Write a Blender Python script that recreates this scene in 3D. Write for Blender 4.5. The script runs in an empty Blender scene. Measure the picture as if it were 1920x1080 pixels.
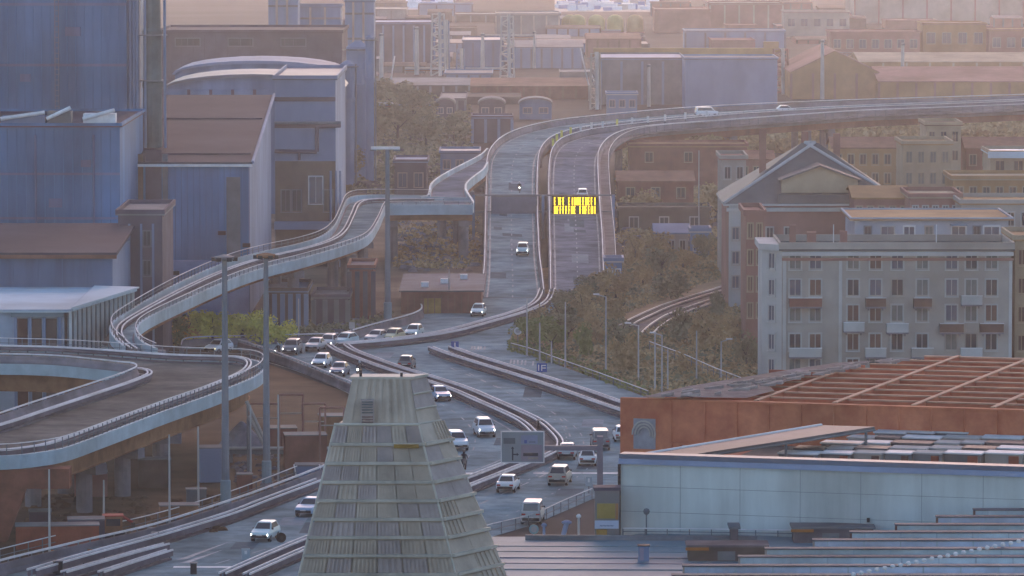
import bpy, bmesh, math, random
from mathutils import Vector
from mathutils.geometry import tessellate_polygon
R = math.radians
random.seed(7)
SC = bpy.context.scene
COL = SC.collection

# ---------------------------------------------------------------- camera, sky, sun, exposure
CAM_H, FPX = 56.0, 10000.0
PITCH = math.atan(758 / FPX)
cam_d = bpy.data.cameras.new('camera')
cam_d.sensor_width = 36.0
cam_d.lens = 36.0 * FPX / 1920.0
cam_d.clip_start = 1.0
cam_d.clip_end = 20000.0
cam = bpy.data.objects.new('camera', cam_d)
cam.location = (0, 0, CAM_H)
cam.rotation_euler = (R(90) - PITCH, 0, 0)
COL.objects.link(cam)
SC.camera = cam

SUN_EL, SUN_AZ = 19.5, 8.0          # low evening sun ahead and to the right of the view
world = bpy.data.worlds.new('World')
SC.world = world
world.use_nodes = True
wn = world.node_tree
sky = wn.nodes.new('ShaderNodeTexSky')
sky.sky_type = 'NISHITA'
sky.sun_disc = False
sky.sun_elevation = R(SUN_EL)
sky.sun_rotation = R(SUN_AZ)
sky.air_density = 0.8
sky.dust_density = 0.6
sky.ozone_density = 1.8
wn.nodes['Background'].inputs['Strength'].default_value = 0.15
wn.links.new(sky.outputs[0], wn.nodes['Background'].inputs['Color'])

sun_d = bpy.data.lights.new('sun', 'SUN')
sun_d.energy = 0.7
sun_d.angle = R(20)
sun_d.color = (1.0, 0.5, 0.37)
sun = bpy.data.objects.new('sun', sun_d)
sdir = Vector((math.sin(R(SUN_AZ)) * math.cos(R(SUN_EL)), math.cos(R(SUN_AZ)) * math.cos(R(SUN_EL)), math.sin(R(SUN_EL))))
sun.rotation_euler = (-sdir).to_track_quat('-Z', 'Y').to_euler()
sun.location = (60, 300, 200)
COL.objects.link(sun)

SC.view_settings.view_transform = 'Standard'
SC.view_settings.look = 'None'
SC.view_settings.exposure = 0.82
SC.view_settings.gamma = 1.0
SC.view_settings.use_curve_mapping = False
SC.cycles.use_denoising = True
SC.cycles.max_bounces = 6
SC.cycles.volume_bounces = 1
SC.cycles.diffuse_bounces = 3
SC.cycles.sample_clamp_indirect = 4.0

# ---------------------------------------------------------------- surveying: a sight line of the camera to a point of the place
FW = Vector((0, math.cos(PITCH), -math.sin(PITCH)))
UP = Vector((0, math.sin(PITCH), math.cos(PITCH)))
RT = Vector((1, 0, 0))
def sight(u, v):
    return FW + RT * ((u - 960) / FPX) + UP * ((540 - v) / FPX)
def G(u, v, z=0.0):                     # the point of level z on that line
    d = sight(u, v)
    return Vector((0, 0, CAM_H)) + d * ((z - CAM_H) / d.z)
def D(u, v, Y):                         # the point at distance Y on that line
    d = sight(u, v)
    return Vector((0, 0, CAM_H)) + d * (Y / d.y)
def base(v, z=0.0):
    return G(960, v, z).y
def zat(v, Y):
    return D(960, v, Y).z
def xat(u, Y):
    return D(u, 540, Y).x

# ---------------------------------------------------------------- materials
MATS = {}
def mat(name, rgb, rough=0.8, var=0.18, scale=0.6, metal=0.0, emit=0.0, dirt=0.25, stretch=(1, 1, 1), bump=0.0, alt=None, spec=0.04):
    if name in MATS: return MATS[name]
    m = bpy.data.materials.new(name); m.use_nodes = True
    nt = m.node_tree; N = nt.nodes; L = nt.links
    b = N['Principled BSDF']
    b.inputs['Roughness'].default_value = rough
    b.inputs['Metallic'].default_value = metal
    b.inputs['Specular IOR Level'].default_value = spec
    tc = N.new('ShaderNodeTexCoord'); mp = N.new('ShaderNodeMapping')
    mp.inputs['Scale'].default_value = stretch
    L.new(tc.outputs['Object'], mp.inputs['Vector'])
    n1 = N.new('ShaderNodeTexNoise'); n1.inputs['Scale'].default_value = scale
    n1.inputs['Detail'].default_value = 6; n1.inputs['Roughness'].default_value = 0.65
    L.new(mp.outputs[0], n1.inputs['Vector'])
    r1 = N.new('ShaderNodeValToRGB')
    r1.color_ramp.elements[0].position = 0.32; r1.color_ramp.elements[1].position = 0.68
    lo = [max(0, c * (1 - var)) for c in rgb]; hi = [min(1, c * (1 + var)) for c in rgb]
    if alt: hi = alt
    r1.color_ramp.elements[0].color = (*lo, 1); r1.color_ramp.elements[1].color = (*hi, 1)
    L.new(n1.outputs['Fac'], r1.inputs['Fac'])
    n2 = N.new('ShaderNodeTexNoise'); n2.inputs['Scale'].default_value = scale * 0.13 + 0.02
    n2.inputs['Detail'].default_value = 5
    L.new(tc.outputs['Object'], n2.inputs['Vector'])
    r2 = N.new('ShaderNodeValToRGB')
    r2.color_ramp.elements[0].position = 0.35; r2.color_ramp.elements[1].position = 0.62
    g = 1 - dirt
    r2.color_ramp.elements[0].color = (g, g * .98, g * .95, 1); r2.color_ramp.elements[1].color = (1, 1, 1, 1)
    L.new(n2.outputs['Fac'], r2.inputs['Fac'])
    mx = N.new('ShaderNodeMix'); mx.data_type = 'RGBA'; mx.blend_type = 'MULTIPLY'
    mx.inputs['Factor'].default_value = 1.0
    L.new(r1.outputs[0], mx.inputs['A']); L.new(r2.outputs[0], mx.inputs['B'])
    L.new(mx.outputs['Result'], b.inputs['Base Color'])
    if bump:
        bp = N.new('ShaderNodeBump'); bp.inputs['Strength'].default_value = bump; bp.inputs['Distance'].default_value = 0.1
        L.new(n1.outputs['Fac'], bp.inputs['Height']); L.new(bp.outputs[0], b.inputs['Normal'])
    if emit:
        b.inputs['Emission Color'].default_value = (*rgb, 1); b.inputs['Emission Strength'].default_value = emit
    MATS[name] = m
    return m

ASPH = mat('asphalt', (.26, .33, .345), .95, .3, .35, dirt=.38, bump=.1, spec=0.0)
ASPH2 = mat('asphalt_brown', (.21, .18, .15), .95, .3, .35, dirt=.4, spec=0.0)
ASPH3 = mat('asphalt_warm', (.23, .235, .265), .95, .3, .35, dirt=.38, spec=0.0)
CONC = mat('concrete', (.23, .205, .225), .85, .2, .5, dirt=.4, bump=.2)
RAILM = mat('rail_mauve', (.17, .14, .16), .7, .25, .6, dirt=.35)
CONCD = mat('concrete_stained', (.17, .145, .155), .9, .3, .4, dirt=.45)
CONCL = mat('concrete_pale', (.36, .39, .42), .8, .2, .4, dirt=.35)
GALV = mat('galvanised_steel', (.72, .70, .70), .7, .15, .8, dirt=.2, spec=.2)
STEEL = mat('painted_steel_grey', (.16, .18, .2), .6, .2, .6)
DARK = mat('dark_steel', (.035, .037, .04), .6, .2, .6)
FASC = mat('fascia_blue_grey', (.40, .50, .54), .6, .18, .35, dirt=.3)
RUST = mat('rust_red_steel', (.68, .17, .09), .85, .25, .5, dirt=.35, alt=(.75, .24, .12))
RUSTB = mat('rust_brown', (.3, .15, .08), .88, .3, .5, dirt=.35)
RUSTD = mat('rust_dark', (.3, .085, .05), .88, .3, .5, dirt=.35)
WHITE = mat('white_paint', (.7, .7, .7), .6, .06, 1.5, dirt=.2)
LINE = mat('road_paint', (.38, .4, .41), .7, .25, 2.0, dirt=.35)
BLUEW = mat('blue_cladding', (.07, .2, .38), .55, .28, .25, dirt=.4, stretch=(1, 1, .12))
BLUEG = mat('blue_grey_cladding', (.13, .20, .33), .6, .28, .25, dirt=.4, stretch=(1, 1, .12))
LILAC = mat('lilac_grey_cladding', (.2, .27, .40), .65, .14, .2, dirt=.3, stretch=(1, 1, .4))
LILACD = mat('lilac_dark', (.11, .095, .125), .8, .2, .3, dirt=.35)
PURROOF = mat('purple_grey_roof', (.07, .06, .078), .8, .16, .12, dirt=.3)
SLATE = mat('slate_grey', (.19, .2, .21), .75, .2, .3, dirt=.35)
GREYW = mat('grey_plaster', (.41, .355, .31), .85, .12, .35, dirt=.35)
GREYL = mat('grey_plaster_pale', (.5, .48, .46), .85, .12, .35, dirt=.3)
TAN = mat('tan_plaster_warm_glow', (.40, .23, .11), .85, .15, .3, dirt=.35)  # tan deepened so the warm evening glow at upper right sits in the colour
TANL = mat('pale_tan_plaster', (.42, .32, .22), .85, .15, .3, dirt=.3)
PINKW = mat('pink_plaster_warm_glow', (.34, .17, .14), .85, .15, .3, dirt=.35)  # pink pushed redder to carry the sun's glow at upper right
BRICKM = mat('red_brown_wall', (.25, .1, .075), .9, .25, .5, dirt=.4)
BROWNW = mat('brown_wall', (.13, .10, .085), .9, .25, .4, dirt=.4)
ROOFT = mat('terracotta_roof', (.24, .12, .085), .85, .25, .5, dirt=.35)
ROOFG = mat('grey_roof_sheet', (.15, .14, .14), .6, .15, .3, dirt=.3)
ROOFB = mat('blue_roof_sheet', (.115, .15, .20), .5, .12, .25, dirt=.3)
ROOFL = mat('light_roof_membrane', (.16, .225, .25), .6, .14, .2, dirt=.35)
WALLB = mat('pale_blue_wall', (.54, .575, .55), .6, .13, .5, dirt=.32, stretch=(1, 1, .1))
CAPB = mat('blue_coping', (.26, .33, .47), .5, .1, .3)
PYR = mat('weathered_zinc', (.55, .44, .35), .7, .2, .5, dirt=.35)
PYRL = mat('zinc_edge', (.6, .53, .44), .6, .15, .6, dirt=.3)
PYRD = mat('zinc_lilac', (.46, .37, .34), .7, .2, .5, dirt=.3)
OCHRE = mat('ochre_stain', (.34, .2, .055), .8, .3, .7)
YELLOW = mat('yellow_paint', (.52, .42, .10), .6, .15, .8)
TANKY = mat('tank_yellow', (.50, .43, .16), .5, .15, .3)
ORANGE = mat('orange_paint', (.45, .16, .04), .7, .2, .8)
GLASS = mat('window_glass', (.035, .04, .05), .12, .3, .4, dirt=.1, spec=.6)
GLASSB = mat('window_glass_bluish', (.09, .10, .14), .15, .3, .4, dirt=.1, spec=.6)
SHUT = mat('shutter_brown', (.14, .075, .06), .8, .2, 1.2)
SHUTG = mat('shutter_grey', (.17, .17, .16), .8, .2, 1.2)
TYRE = mat('tyre_rubber', (.018, .018, .02), .9, .1, 3)
RIM = mat('wheel_rim', (.35, .35, .36), .4, .1, 3, metal=.5)
HEAD = mat('headlamp_on', (1.0, .97, .9), .3, 0, 1, emit=6.0, dirt=0)
HEADY = mat('headlamp_on_warm', (1.0, .85, .35), .3, 0, 1, emit=5.0, dirt=0)
HEADO = mat('headlamp_off', (.6, .62, .65), .2, .05, 1, dirt=0)
TAIL = mat('tail_lamp', (.35, .02, .015), .3, .05, 1, dirt=0)
LED = mat('led_amber', (1.0, .66, .02), .4, 0, 1, emit=1.7, dirt=0)
SIGNB = mat('sign_blue', (.045, .10, .33), .5, .08, 1)
SIGNG = mat('sign_grey', (.24, .29, .32), .5, .08, .5)
BARK = mat('bark', (.09, .065, .045), .95, .3, 2)
LEAF = mat('leaf_green', (.24, .25, .09), .85, .35, .9, dirt=.2)
LEAFY = mat('leaf_yellow_green', (.72, .66, .14), .85, .35, .9, dirt=.2)
LEAFO = mat('leaf_orange', (.8, .44, .12), .85, .35, .9, dirt=.2)
LEAFB = mat('leaf_brown', (.45, .32, .16), .9, .35, .9, dirt=.25)
LEAFD = mat('leaf_dull', (.25, .225, .13), .9, .35, .9, dirt=.25)
EARTH = mat('earth', (.15, .115, .09), .95, .3, .12, dirt=.4, bump=.3)
YARD = mat('yard_dirt', (.105, .062, .035), .95, .35, .2, dirt=.45, bump=.3)
SCRUB = mat('scrub_ground', (.28, .18, .1), .95, .3, .25, dirt=.35, bump=.3)
FAR = mat('far_ground', (.04, .037, .04), .95, .3, .02, dirt=.4)

ORD = ('first', 'second', 'third', 'fourth', 'fifth', 'sixth', 'seventh', 'eighth', 'ninth', 'tenth', 'eleventh', 'twelfth', 'thirteenth', 'fourteenth', 'fifteenth', 'sixteenth', 'seventeenth', 'eighteenth', 'nineteenth', 'twentieth', 'twenty-first', 'twenty-second', 'twenty-third')
# ---------------------------------------------------------------- mesh building
def wloc(o):
    p = Vector((0, 0, 0))
    while o is not None:
        p += o.location; o = o.parent
    return p
def link(o, parent=None):
    COL.objects.link(o)
    if parent is not None: o.parent = parent
    return o
class Fr:                                # a building's own axes: x along its front, y back, z up
    def __init__(s, A, B):
        s.o = Vector(A); d = Vector((B[0] - A[0], B[1] - A[1], 0)); s.L = d.length
        s.ex = d.normalized(); s.ey = Vector((-s.ex.y, s.ex.x, 0)); s.ang = math.atan2(s.ex.y, s.ex.x)
    def P(s, x, y, z):
        return s.o + s.ex * x + s.ey * y + Vector((0, 0, z))
ID = Fr((0, 0, 0), (1, 0, 0))
class MB:
    def __init__(s, fr=None): s.v = []; s.f = []; s.fr = fr or ID
    def poly(s, pts):
        n = len(s.v); s.v += [Vector(p) for p in pts]; s.f.append(tuple(range(n, n + len(pts)))); return s
    def box(s, x0, x1, y0, y1, z0, z1):
        return s.hexa([(x0, y0, z0), (x1, y0, z0), (x1, y1, z0), (x0, y1, z0), (x0, y0, z1), (x1, y0, z1), (x1, y1, z1), (x0, y1, z1)])
    def hexa(s, c):
        n = len(s.v); s.v += [s.fr.P(*p) for p in c]
        for q in ((3, 2, 1, 0), (4, 5, 6, 7), (0, 1, 5, 4), (1, 2, 6, 5), (2, 3, 7, 6), (3, 0, 4, 7)):
            s.f.append(tuple(n + k for k in q))
        return s
    def prism(s, pts, y0, y1):           # outline in x,z pushed along y
        n = len(s.v); k = len(pts)
        s.v += [s.fr.P(x, y0, z) for x, z in pts] + [s.fr.P(x, y1, z) for x, z in pts]
        s.f.append(tuple(n + i for i in range(k))); s.f.append(tuple(n + k + i for i in reversed(range(k))))
        for i in range(k):
            j = (i + 1) % k; s.f.append((n + j, n + i, n + k + i, n + k + j))
        return s
    def plan(s, pts, z0, z1):            # outline in x,y pushed up
        n = len(s.v); k = len(pts)
        s.v += [s.fr.P(x, y, z0) for x, y in pts] + [s.fr.P(x, y, z1) for x, y in pts]
        s.f.append(tuple(n + i for i in reversed(range(k)))); s.f.append(tuple(n + k + i for i in range(k)))
        for i in range(k):
            j = (i + 1) % k; s.f.append((n + i, n + j, n + k + j, n + k + i))
        return s
    def tube(s, a, b, r0, r1=None, k=8):
        r1 = r0 if r1 is None else r1
        a = s.fr.P(*a); b = s.fr.P(*b); d = (b - a).normalized()
        e = d.cross(Vector((0, 0, 1)) if abs(d.z) < .9 else Vector((1, 0, 0))).normalized(); g = d.cross(e)
        n = len(s.v)
        for c, r in ((a, r0), (b, r1)):
            for i in range(k):
                t = 2 * math.pi * i / k; s.v.append(c + e * (r * math.cos(t)) + g * (r * math.sin(t)))
        for i in range(k):
            j = (i + 1) % k; s.f.append((n + i, n + k + i, n + k + j, n + j))
        s.f.append(tuple(n + i for i in range(k))); s.f.append(tuple(n + k + i for i in reversed(range(k))))
        return s
    def lathe(s, c, prof, k=16):
        n = len(s.v)
        for r, z in prof:
            for i in range(k):
                t = 2 * math.pi * i / k; s.v.append(s.fr.P(c[0] + r * math.cos(t), c[1] + r * math.sin(t), c[2] + z))
        for a in range(len(prof) - 1):
            for i in range(k):
                j = (i + 1) % k; s.f.append((n + a * k + i, n + a * k + j, n + (a + 1) * k + j, n + (a + 1) * k + i))
        s.f.append(tuple(n + i for i in reversed(range(k)))); q = n + (len(prof) - 1) * k; s.f.append(tuple(q + i for i in range(k)))
        return s
    def sweep(s, path, prof):            # closed outline (right offset, height) carried along a path
        n = len(s.v); k = len(prof); nr = normals(path)
        for p, r in zip(path, nr):
            for o, h in prof: s.v.append(p + r * o + Vector((0, 0, h)))
        for a in range(len(path) - 1):
            for i in range(k):
                j = (i + 1) % k; s.f.append((n + a * k + i, n + a * k + j, n + (a + 1) * k + j, n + (a + 1) * k + i))
        s.f.append(tuple(n + i for i in reversed(range(k)))); q = n + (len(path) - 1) * k; s.f.append(tuple(q + i for i in range(k)))
        return s
    def strip(s, Lp, Rp, dz=0.0):        # a sheet between two lines
        n = len(s.v); k = len(Lp); e = Vector((0, 0, dz))
        s.v += [p + e for p in Lp] + [p + e for p in Rp]
        for i in range(k - 1): s.f.append((n + i, n + k + i, n + k + i + 1, n + i + 1))
        return s
    def slab(s, Lp, Rp, z0, z1):
        n = len(s.v); k = len(Lp)
        for l, r in zip(Lp, Rp):
            for p, z in ((l, z1), (r, z1), (r, z0), (l, z0)): s.v.append(p + Vector((0, 0, z)))
        for a in range(k - 1):
            for i in range(4):
                j = (i + 1) % 4; s.f.append((n + a * 4 + i, n + a * 4 + j, n + a * 4 + 4 + j, n + a * 4 + 4 + i))
        s.f.append((n, n + 3, n + 2, n + 1)); q = n + (k - 1) * 4; s.f.append((q, q + 1, q + 2, q + 3))
        return s
    def mesh(s, name, m, off=None, smooth=False):
        me = bpy.data.meshes.new(name)
        off = off or Vector((0, 0, 0))
        me.from_pydata([tuple(p - off) for p in s.v], [], s.f)
        bm = bmesh.new(); bm.from_mesh(me); bmesh.ops.recalc_face_normals(bm, faces=bm.faces); bm.to_mesh(me); bm.free()
        if smooth:
            for p in me.polygons: p.use_smooth = True
        me.materials.append(m)
        return me
    def build(s, name, m, parent=None, smooth=False, kind=None, label=None):
        off = wloc(parent) if parent is not None else None
        o = link(bpy.data.objects.new(name, s.mesh(name, m, off, smooth)), parent)
        if kind: o['kind'] = kind
        if label: o['label'] = label
        return o
    def top(s, name, m, label, cat, group=None, smooth=False):      # a thing that is one mesh
        c = s.v[0].copy(); lo = min(p.z for p in s.v)
        c = Vector((sum(p.x for p in s.v) / len(s.v), sum(p.y for p in s.v) / len(s.v), lo))
        o = link(bpy.data.objects.new(name, s.mesh(name, m, c, smooth))); o.location = c
        return tag(o, label, cat, group)
def tag(o, label, cat, group=None):
    o['label'] = label; o['category'] = cat
    if group: o['group'] = group
    return o
def thing(name, label, cat, loc, group=None, rz=0.0):
    o = bpy.data.objects.new(name, None); o.empty_display_size = 0.5
    o.location = Vector(loc); o.rotation_euler = (0, 0, rz)
    link(o); return tag(o, label, cat, group)
def struct(o): o['kind'] = 'structure'; return o
def inst(name, me, parent, loc, rz=0.0):
    o = link(bpy.data.objects.new(name, me), parent); o.location = loc; o.rotation_euler = (0, 0, rz); return o

def normals(path):
    out = []
    for i in range(len(path)):
        a = path[max(0, i - 1)]; b = path[min(len(path) - 1, i + 1)]
        d = Vector((b.x - a.x, b.y - a.y, 0)).normalized(); out.append(Vector((d.y, -d.x, 0)))
    return out
def smooth(pts, k=6):
    out = []; n = len(pts)
    for i in range(n - 1):
        p0 = pts[max(0, i - 1)]; p1 = pts[i]; p2 = pts[i + 1]; p3 = pts[min(n - 1, i + 2)]
        for j in range(k):
            t = j / k
            out.append(.5 * ((2 * p1) + (p2 - p0) * t + (2 * p0 - 5 * p1 + 4 * p2 - p3) * t * t + (3 * p1 - p0 - 3 * p2 + p3) * t ** 3))
    out.append(pts[-1].copy()); return out
def resample(path, n):
    acc = [0]
    for a, b in zip(path, path[1:]): acc.append(acc[-1] + (b - a).length)
    out = []; j = 0
    for i in range(n):
        t = acc[-1] * i / (n - 1)
        while j < len(path) - 2 and acc[j + 1] < t: j += 1
        s = (t - acc[j]) / max(1e-6, acc[j + 1] - acc[j]); out.append(path[j].lerp(path[j + 1], min(1, max(0, s))))
    return out
def length(path): return sum((b - a).length for a, b in zip(path, path[1:]))
def offset(path, o, dz=0.0): return [p + r * o + Vector((0, 0, dz)) for p, r in zip(path, normals(path))]
def tr(pts, z):                          # traced line -> smooth path; z number, function of v, or given per point
    out = []
    for p in pts:
        zz = p[2] if len(p) > 2 else (z(p[1]) if callable(z) else z)
        out.append(G(p[0], p[1], zz))
    return smooth(out)
def stations(path, step):
    n = max(2, int(length(path) / step) + 1); return resample(path, n)
def fill(pts, z, name, m):               # a flat sheet inside an outline
    P = [Vector((p.x, p.y, z)) for p in pts]
    tri = tessellate_polygon([P])
    me = bpy.data.meshes.new(name); me.from_pydata([tuple(p) for p in P], [], [tuple(t) for t in tri])
    bm = bmesh.new(); bm.from_mesh(me)
    bmesh.ops.recalc_face_normals(bm, faces=bm.faces)
    for f in bm.faces:
        if f.normal.z < 0: f.normal_flip()
    bm.to_mesh(me); bm.free(); me.materials.append(m)
    return struct(link(bpy.data.objects.new(name, me)))

# ---------------------------------------------------------------- windows shared by every building
WIN = {}
def window_meshes(w, h, style):
    key = (round(w, 2), round(h, 2), style)
    if key in WIN: return WIN[key]
    f = MB(); t = .17; d = .14
    f.box(-w / 2 - t, -w / 2, -d, .0, -t, h + t).box(w / 2, w / 2 + t, -d, .0, -t, h + t)
    f.box(-w / 2, w / 2, -d, .0, h, h + t).box(-w / 2 - .2, w / 2 + .2, -d - .14, .0, -t - .1, -t)
    f.box(-.04, .04, -.07, 0, 0, h)
    g = MB().box(-w / 2, w / 2, -.03, .0, 0, h)
    fm = {'pale': GREYL, 'grey': GREYW, 'tan': TANL, 'dark': STEEL, 'white': WHITE}[style.split('_')[0]]
    gm = {'g': GLASS, 'b': GLASSB, 's': SHUT, 'r': SHUTG}[style.split('_')[1]]
    WIN[key] = (f.mesh('window', fm), g.mesh('pane', gm)); return WIN[key]
def window(parent, fr, x, z, w, h, style='pale_g', y=0.0, ang=0.0):
    a, b = window_meshes(w, h, style)
    o = inst('window', a, parent, fr.P(x, y, z) - wloc(parent), fr.ang + ang)
    inst('pane', b, o, (0, 0, 0)); return o
# ================================================================ THE GROUND AND THE ROADS
g = MB(); g.poly([(-4500, -300, 0), (4500, -300, 0), (4500, 8500, 0), (-4500, 8500, 0)])
struct(g.build('ground', FAR))
fill([G(*p) for p in ((-250, 590), (760, 590), (760, 640), (640, 645), (440, 660), (660, 740), (750, 790), (700, 870), (300, 1010), (-120, 1110), (-400, 900))], .012, 'yard_ground', YARD)
fill([G(*p) for p in ((905, 520), (1500, 430), (1560, 760), (1260, 775), (1130, 722), (950, 665), (930, 640), (1015, 590))], .012, 'slope_ground', SCRUB)
fill([G(*p) for p in ((725, 592), (905, 588), (905, 400), (500, 380), (500, 470), (560, 620))], .016, 'dirt_ground', EARTH)

zj = .05
junction = fill([G(*p) for p in ((325, 655), (450, 646), (560, 643), (640, 640), (700, 624), (770, 606), (794, 590), (897, 580), (903, 556), (1140, 556), (1060, 584), (990, 608),
    (958, 630), (956, 656), (1000, 668), (1060, 690), (1130, 715), (1215, 747), (1320, 785), (1400, 900), (1180, 915), (1110, 937), (1000, 985), (925, 1007), (860, 1030), (700, 1120), (100, 1330), (-120, 1120),
    (0, 1072), (300, 1003), (440, 955), (600, 900), (720, 860), (770, 820), (735, 775), (660, 737), (560, 695), (445, 657))], zj, 'road', ASPH)

# painted lines on the junction road: parts of the road
def line(pts, w, parent, z, dash=None, m=LINE, name='lane_line'):
    path = tr(pts, z)
    b = MB()
    if dash:
        st = stations(path, .5); k = int(dash[0] / .5); gp = int(dash[1] / .5); i = 0
        while i + k < len(st):
            seg = st[i:i + k + 1]; b.strip(offset(seg, -w / 2), offset(seg, w / 2)); i += k + gp
    else:
        b.strip(offset(path, -w / 2), offset(path, w / 2))
    return b.build(name, m, parent, kind='stuff' if dash else None)
zl = zj + .006
MEDL = [(633, 659), (650, 670), (690, 686), (740, 704), (800, 722), (860, 742), (915, 766), (960, 786), (995, 804), (1018, 824), (1031, 842), (1026, 857), (1003, 870), (960, 887), (900, 911), (800, 950), (640, 1010), (560, 1042), (440, 1095)]
MEDU = [(1026, 552), (1017, 573), (995, 588), (955, 602), (910, 615), (860, 629), (810, 639), (750, 647), (690, 653), (640, 657)]
line([(690, 700), (760, 722), (830, 745), (890, 770), (935, 793), (968, 815), (975, 835), (960, 850), (930, 866), (880, 885)], .18, junction, zl)
line([(560, 668), (640, 690), (720, 715), (800, 745), (855, 775), (885, 805), (890, 835), (870, 865), (820, 900)], .15, junction, zl, (3, 4.5))
line([(880, 700), (950, 735), (1020, 765), (1065, 790), (1090, 815), (1095, 840)], .15, junction, zl, (3, 4.5))
line([(845, 690), (920, 720), (1000, 752), (1045, 780), (1066, 810), (1070, 838), (1058, 862), (1020, 890), (960, 918), (900, 945), (850, 970)], .18, junction, zl, (3, 4.5))
line([(1030, 780), (1055, 800), (1062, 830), (1045, 865), (990, 900), (920, 930)], .15, junction, zl, (1, 2.5))
line([(1130, 835), (1110, 870), (1060, 910), (1000, 945), (930, 975)], .15, junction, zl, (1, 2.5))
line([(450, 668), (520, 684), (600, 712), (655, 738)], .15, junction, zl)
line([(870, 668), (960, 690), (1060, 722), (1160, 755)], .15, junction, zl, (3, 4.5))
line([(842, 655), (955, 662)], .12, junction, zl)
line([(560, 1010), (480, 1035), (400, 1058), (330, 1076)], .15, junction, zl, (3, 4.5))
for a, b_, c in (((866, 887), (955, 887), .4), ((1000, 887), (1164, 887), .4), ((325, 1063), (470, 1063), .45)):
    s = MB(); A, B = G(*a, zl), G(*b_, zl); s.poly([A - Vector((0, c, 0)), B - Vector((0, c, 0)), B + Vector((0, c, 0)), A + Vector((0, c, 0))])
    s.build('expansion_joint', WHITE, junction)
for pts in (((330, 1050), (440, 1012), (350, 1048)), ((335, 1056), (420, 1030), (355, 1055)), ((350, 1045), (445, 1010), (370, 1040))):
    MB().poly([G(*p, zl + .001 * i) for i, p in enumerate(pts)]).build('chevron_marking', LINE, junction)
# block letters worn on the slip road (unreadable strokes as in the photograph)
for i in range(7):
    if i == 5: continue
    A = G(955 + i * 7, 682 + i * .6, zl); s = MB()
    s.poly([A, A + Vector((.22, 0, 0)), A + Vector((.34 - .05 * (i % 3), 6, 0)), A + Vector((.12 - .05 * (i % 3), 6, 0))]); s.build('road_letter_stroke', LINE, junction)
for i in range(5):
    A = G(882 + i * 6, 656, zl); s = MB()
    s.poly([A, A + Vector((.2, 0, 0)), A + Vector((.3 - .1 * (i % 2), 5, 0)), A + Vector((.1 - .1 * (i % 2), 5, 0))]); s.build('road_letter_stroke', LINE, junction)

# ---------------------------------------------------------------- barriers
def barrier(label, path, style='rail', group=None, name=None, posts=2.0, tall=1.0, wide=.55):
    name = name or {'rail': 'guard_rail', 'jersey': 'concrete_barrier', 'fence': 'mesh_fence', 'parapet': 'parapet'}[style]
    t = thing(name, label, {'rail': 'guard rail', 'jersey': 'concrete barrier', 'fence': 'fence', 'parapet': 'parapet'}[style], path[0], group)
    w = wide / 2
    if style == 'jersey' or style == 'parapet':
        m = CONC if style == 'jersey' else FASC
        MB().sweep(path, [(-w, -.02), (w, -.02), (w, .12), (w * .45, .4), (w * .3, .82 * tall), (-w * .3, .82 * tall), (-w * .45, .4), (-w, .12)]).build('concrete_base', m, t)
        MB().sweep(offset(path, 0, 0), [(-.06, 1.0 * tall), (.06, 1.0 * tall), (.06, 1.14 * tall), (-.06, 1.14 * tall)]).build('rail', GALV, t)
        pp = MB()
        for p in stations(path, posts): pp.fr = Fr(p, p + Vector((1, 0, 0))); pp.box(-.05, .05, -.05, .05, .8 * tall, 1.02 * tall)
        pp.build('posts', STEEL, t, kind='stuff')
    elif style == 'rail':
        MB().sweep(path, [(-w * .7, -.02), (w * .7, -.02), (w * .7, .18), (-w * .7, .18)]).build('kerb', CONCD, t)
        for s_ in (-1, 1):
            MB().sweep(offset(path, s_ * w), [(-.045, .36 * tall), (.02, .44 * tall), (.045, .54 * tall), (.02, .62 * tall), (.045, .72 * tall), (-.045, .78 * tall)]).build('rail', RAILM, t)
            MB().sweep(offset(path, s_ * w), [(-.07, .785 * tall), (.07, .785 * tall), (.07, .93 * tall), (-.07, .93 * tall)]).build('rail_top_highlight', GALV, t)  # pale strip paints the sky-bright top edge onto the darker rail
        pp = MB()
        for p in stations(path, posts): pp.fr = Fr(p, p + Vector((1, 0, 0))); pp.box(-.07, .07, -.06, .06, .1, .86 * tall)
        pp.build('posts', STEEL, t, kind='stuff')
    else:
        MB().sweep(path, [(-.04, tall), (.04, tall), (.04, tall + .07), (-.04, tall + .07)]).build('top_rail', GALV, t)
        MB().sweep(path, [(-.03, tall * .5), (.03, tall * .5), (.03, tall * .5 + .05), (-.03, tall * .5 + .05)]).build('middle_rail', STEEL, t)
        pp = MB()
        for p in stations(path, posts): pp.fr = Fr(p, p + Vector((1, 0, 0))); pp.box(-.04, .04, -.04, .04, -.02, tall)
        pp.build('posts', STEEL, t, kind='stuff')
    return t
MU = tr(MEDU, zj); ML = tr(MEDL, zj)
for path, nm in ((MU, 'upper'), (ML, 'lower')):
    pass
s = MB().slab(offset(ML, -.95), offset(ML, .95), -.03, .1).build('median_strip', CONCD); struct(s)
s = MB().slab(offset(MU, -.7), offset(MU, .7), -.03, .1).build('median_strip', CONCD); struct(s)
barrier('grey guard rail on the outer side of the long S-shaped median', offset(ML, -1.0), 'rail', 'median guard rails')
barrier('grey guard rail on the inner side of the long S-shaped median, nearer the oncoming cars', offset(ML, 1.0), 'rail', 'median guard rails')
barrier('guard rail on the upper edge of the median curving down from the straight viaduct', offset(MU, -.75), 'rail', 'median guard rails')
barrier('guard rail on the lower edge of the median curving down from the straight viaduct', offset(MU, .75), 'rail', 'median guard rails')
B2 = tr([(826, 663), (870, 679), (940, 701), (1010, 723), (1080, 746), (1165, 776), (1300, 820)], zj)
struct(MB().slab(offset(B2, -1.3), offset(B2, 1.3), -.03, .1).build('median_strip', CONCD))
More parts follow.
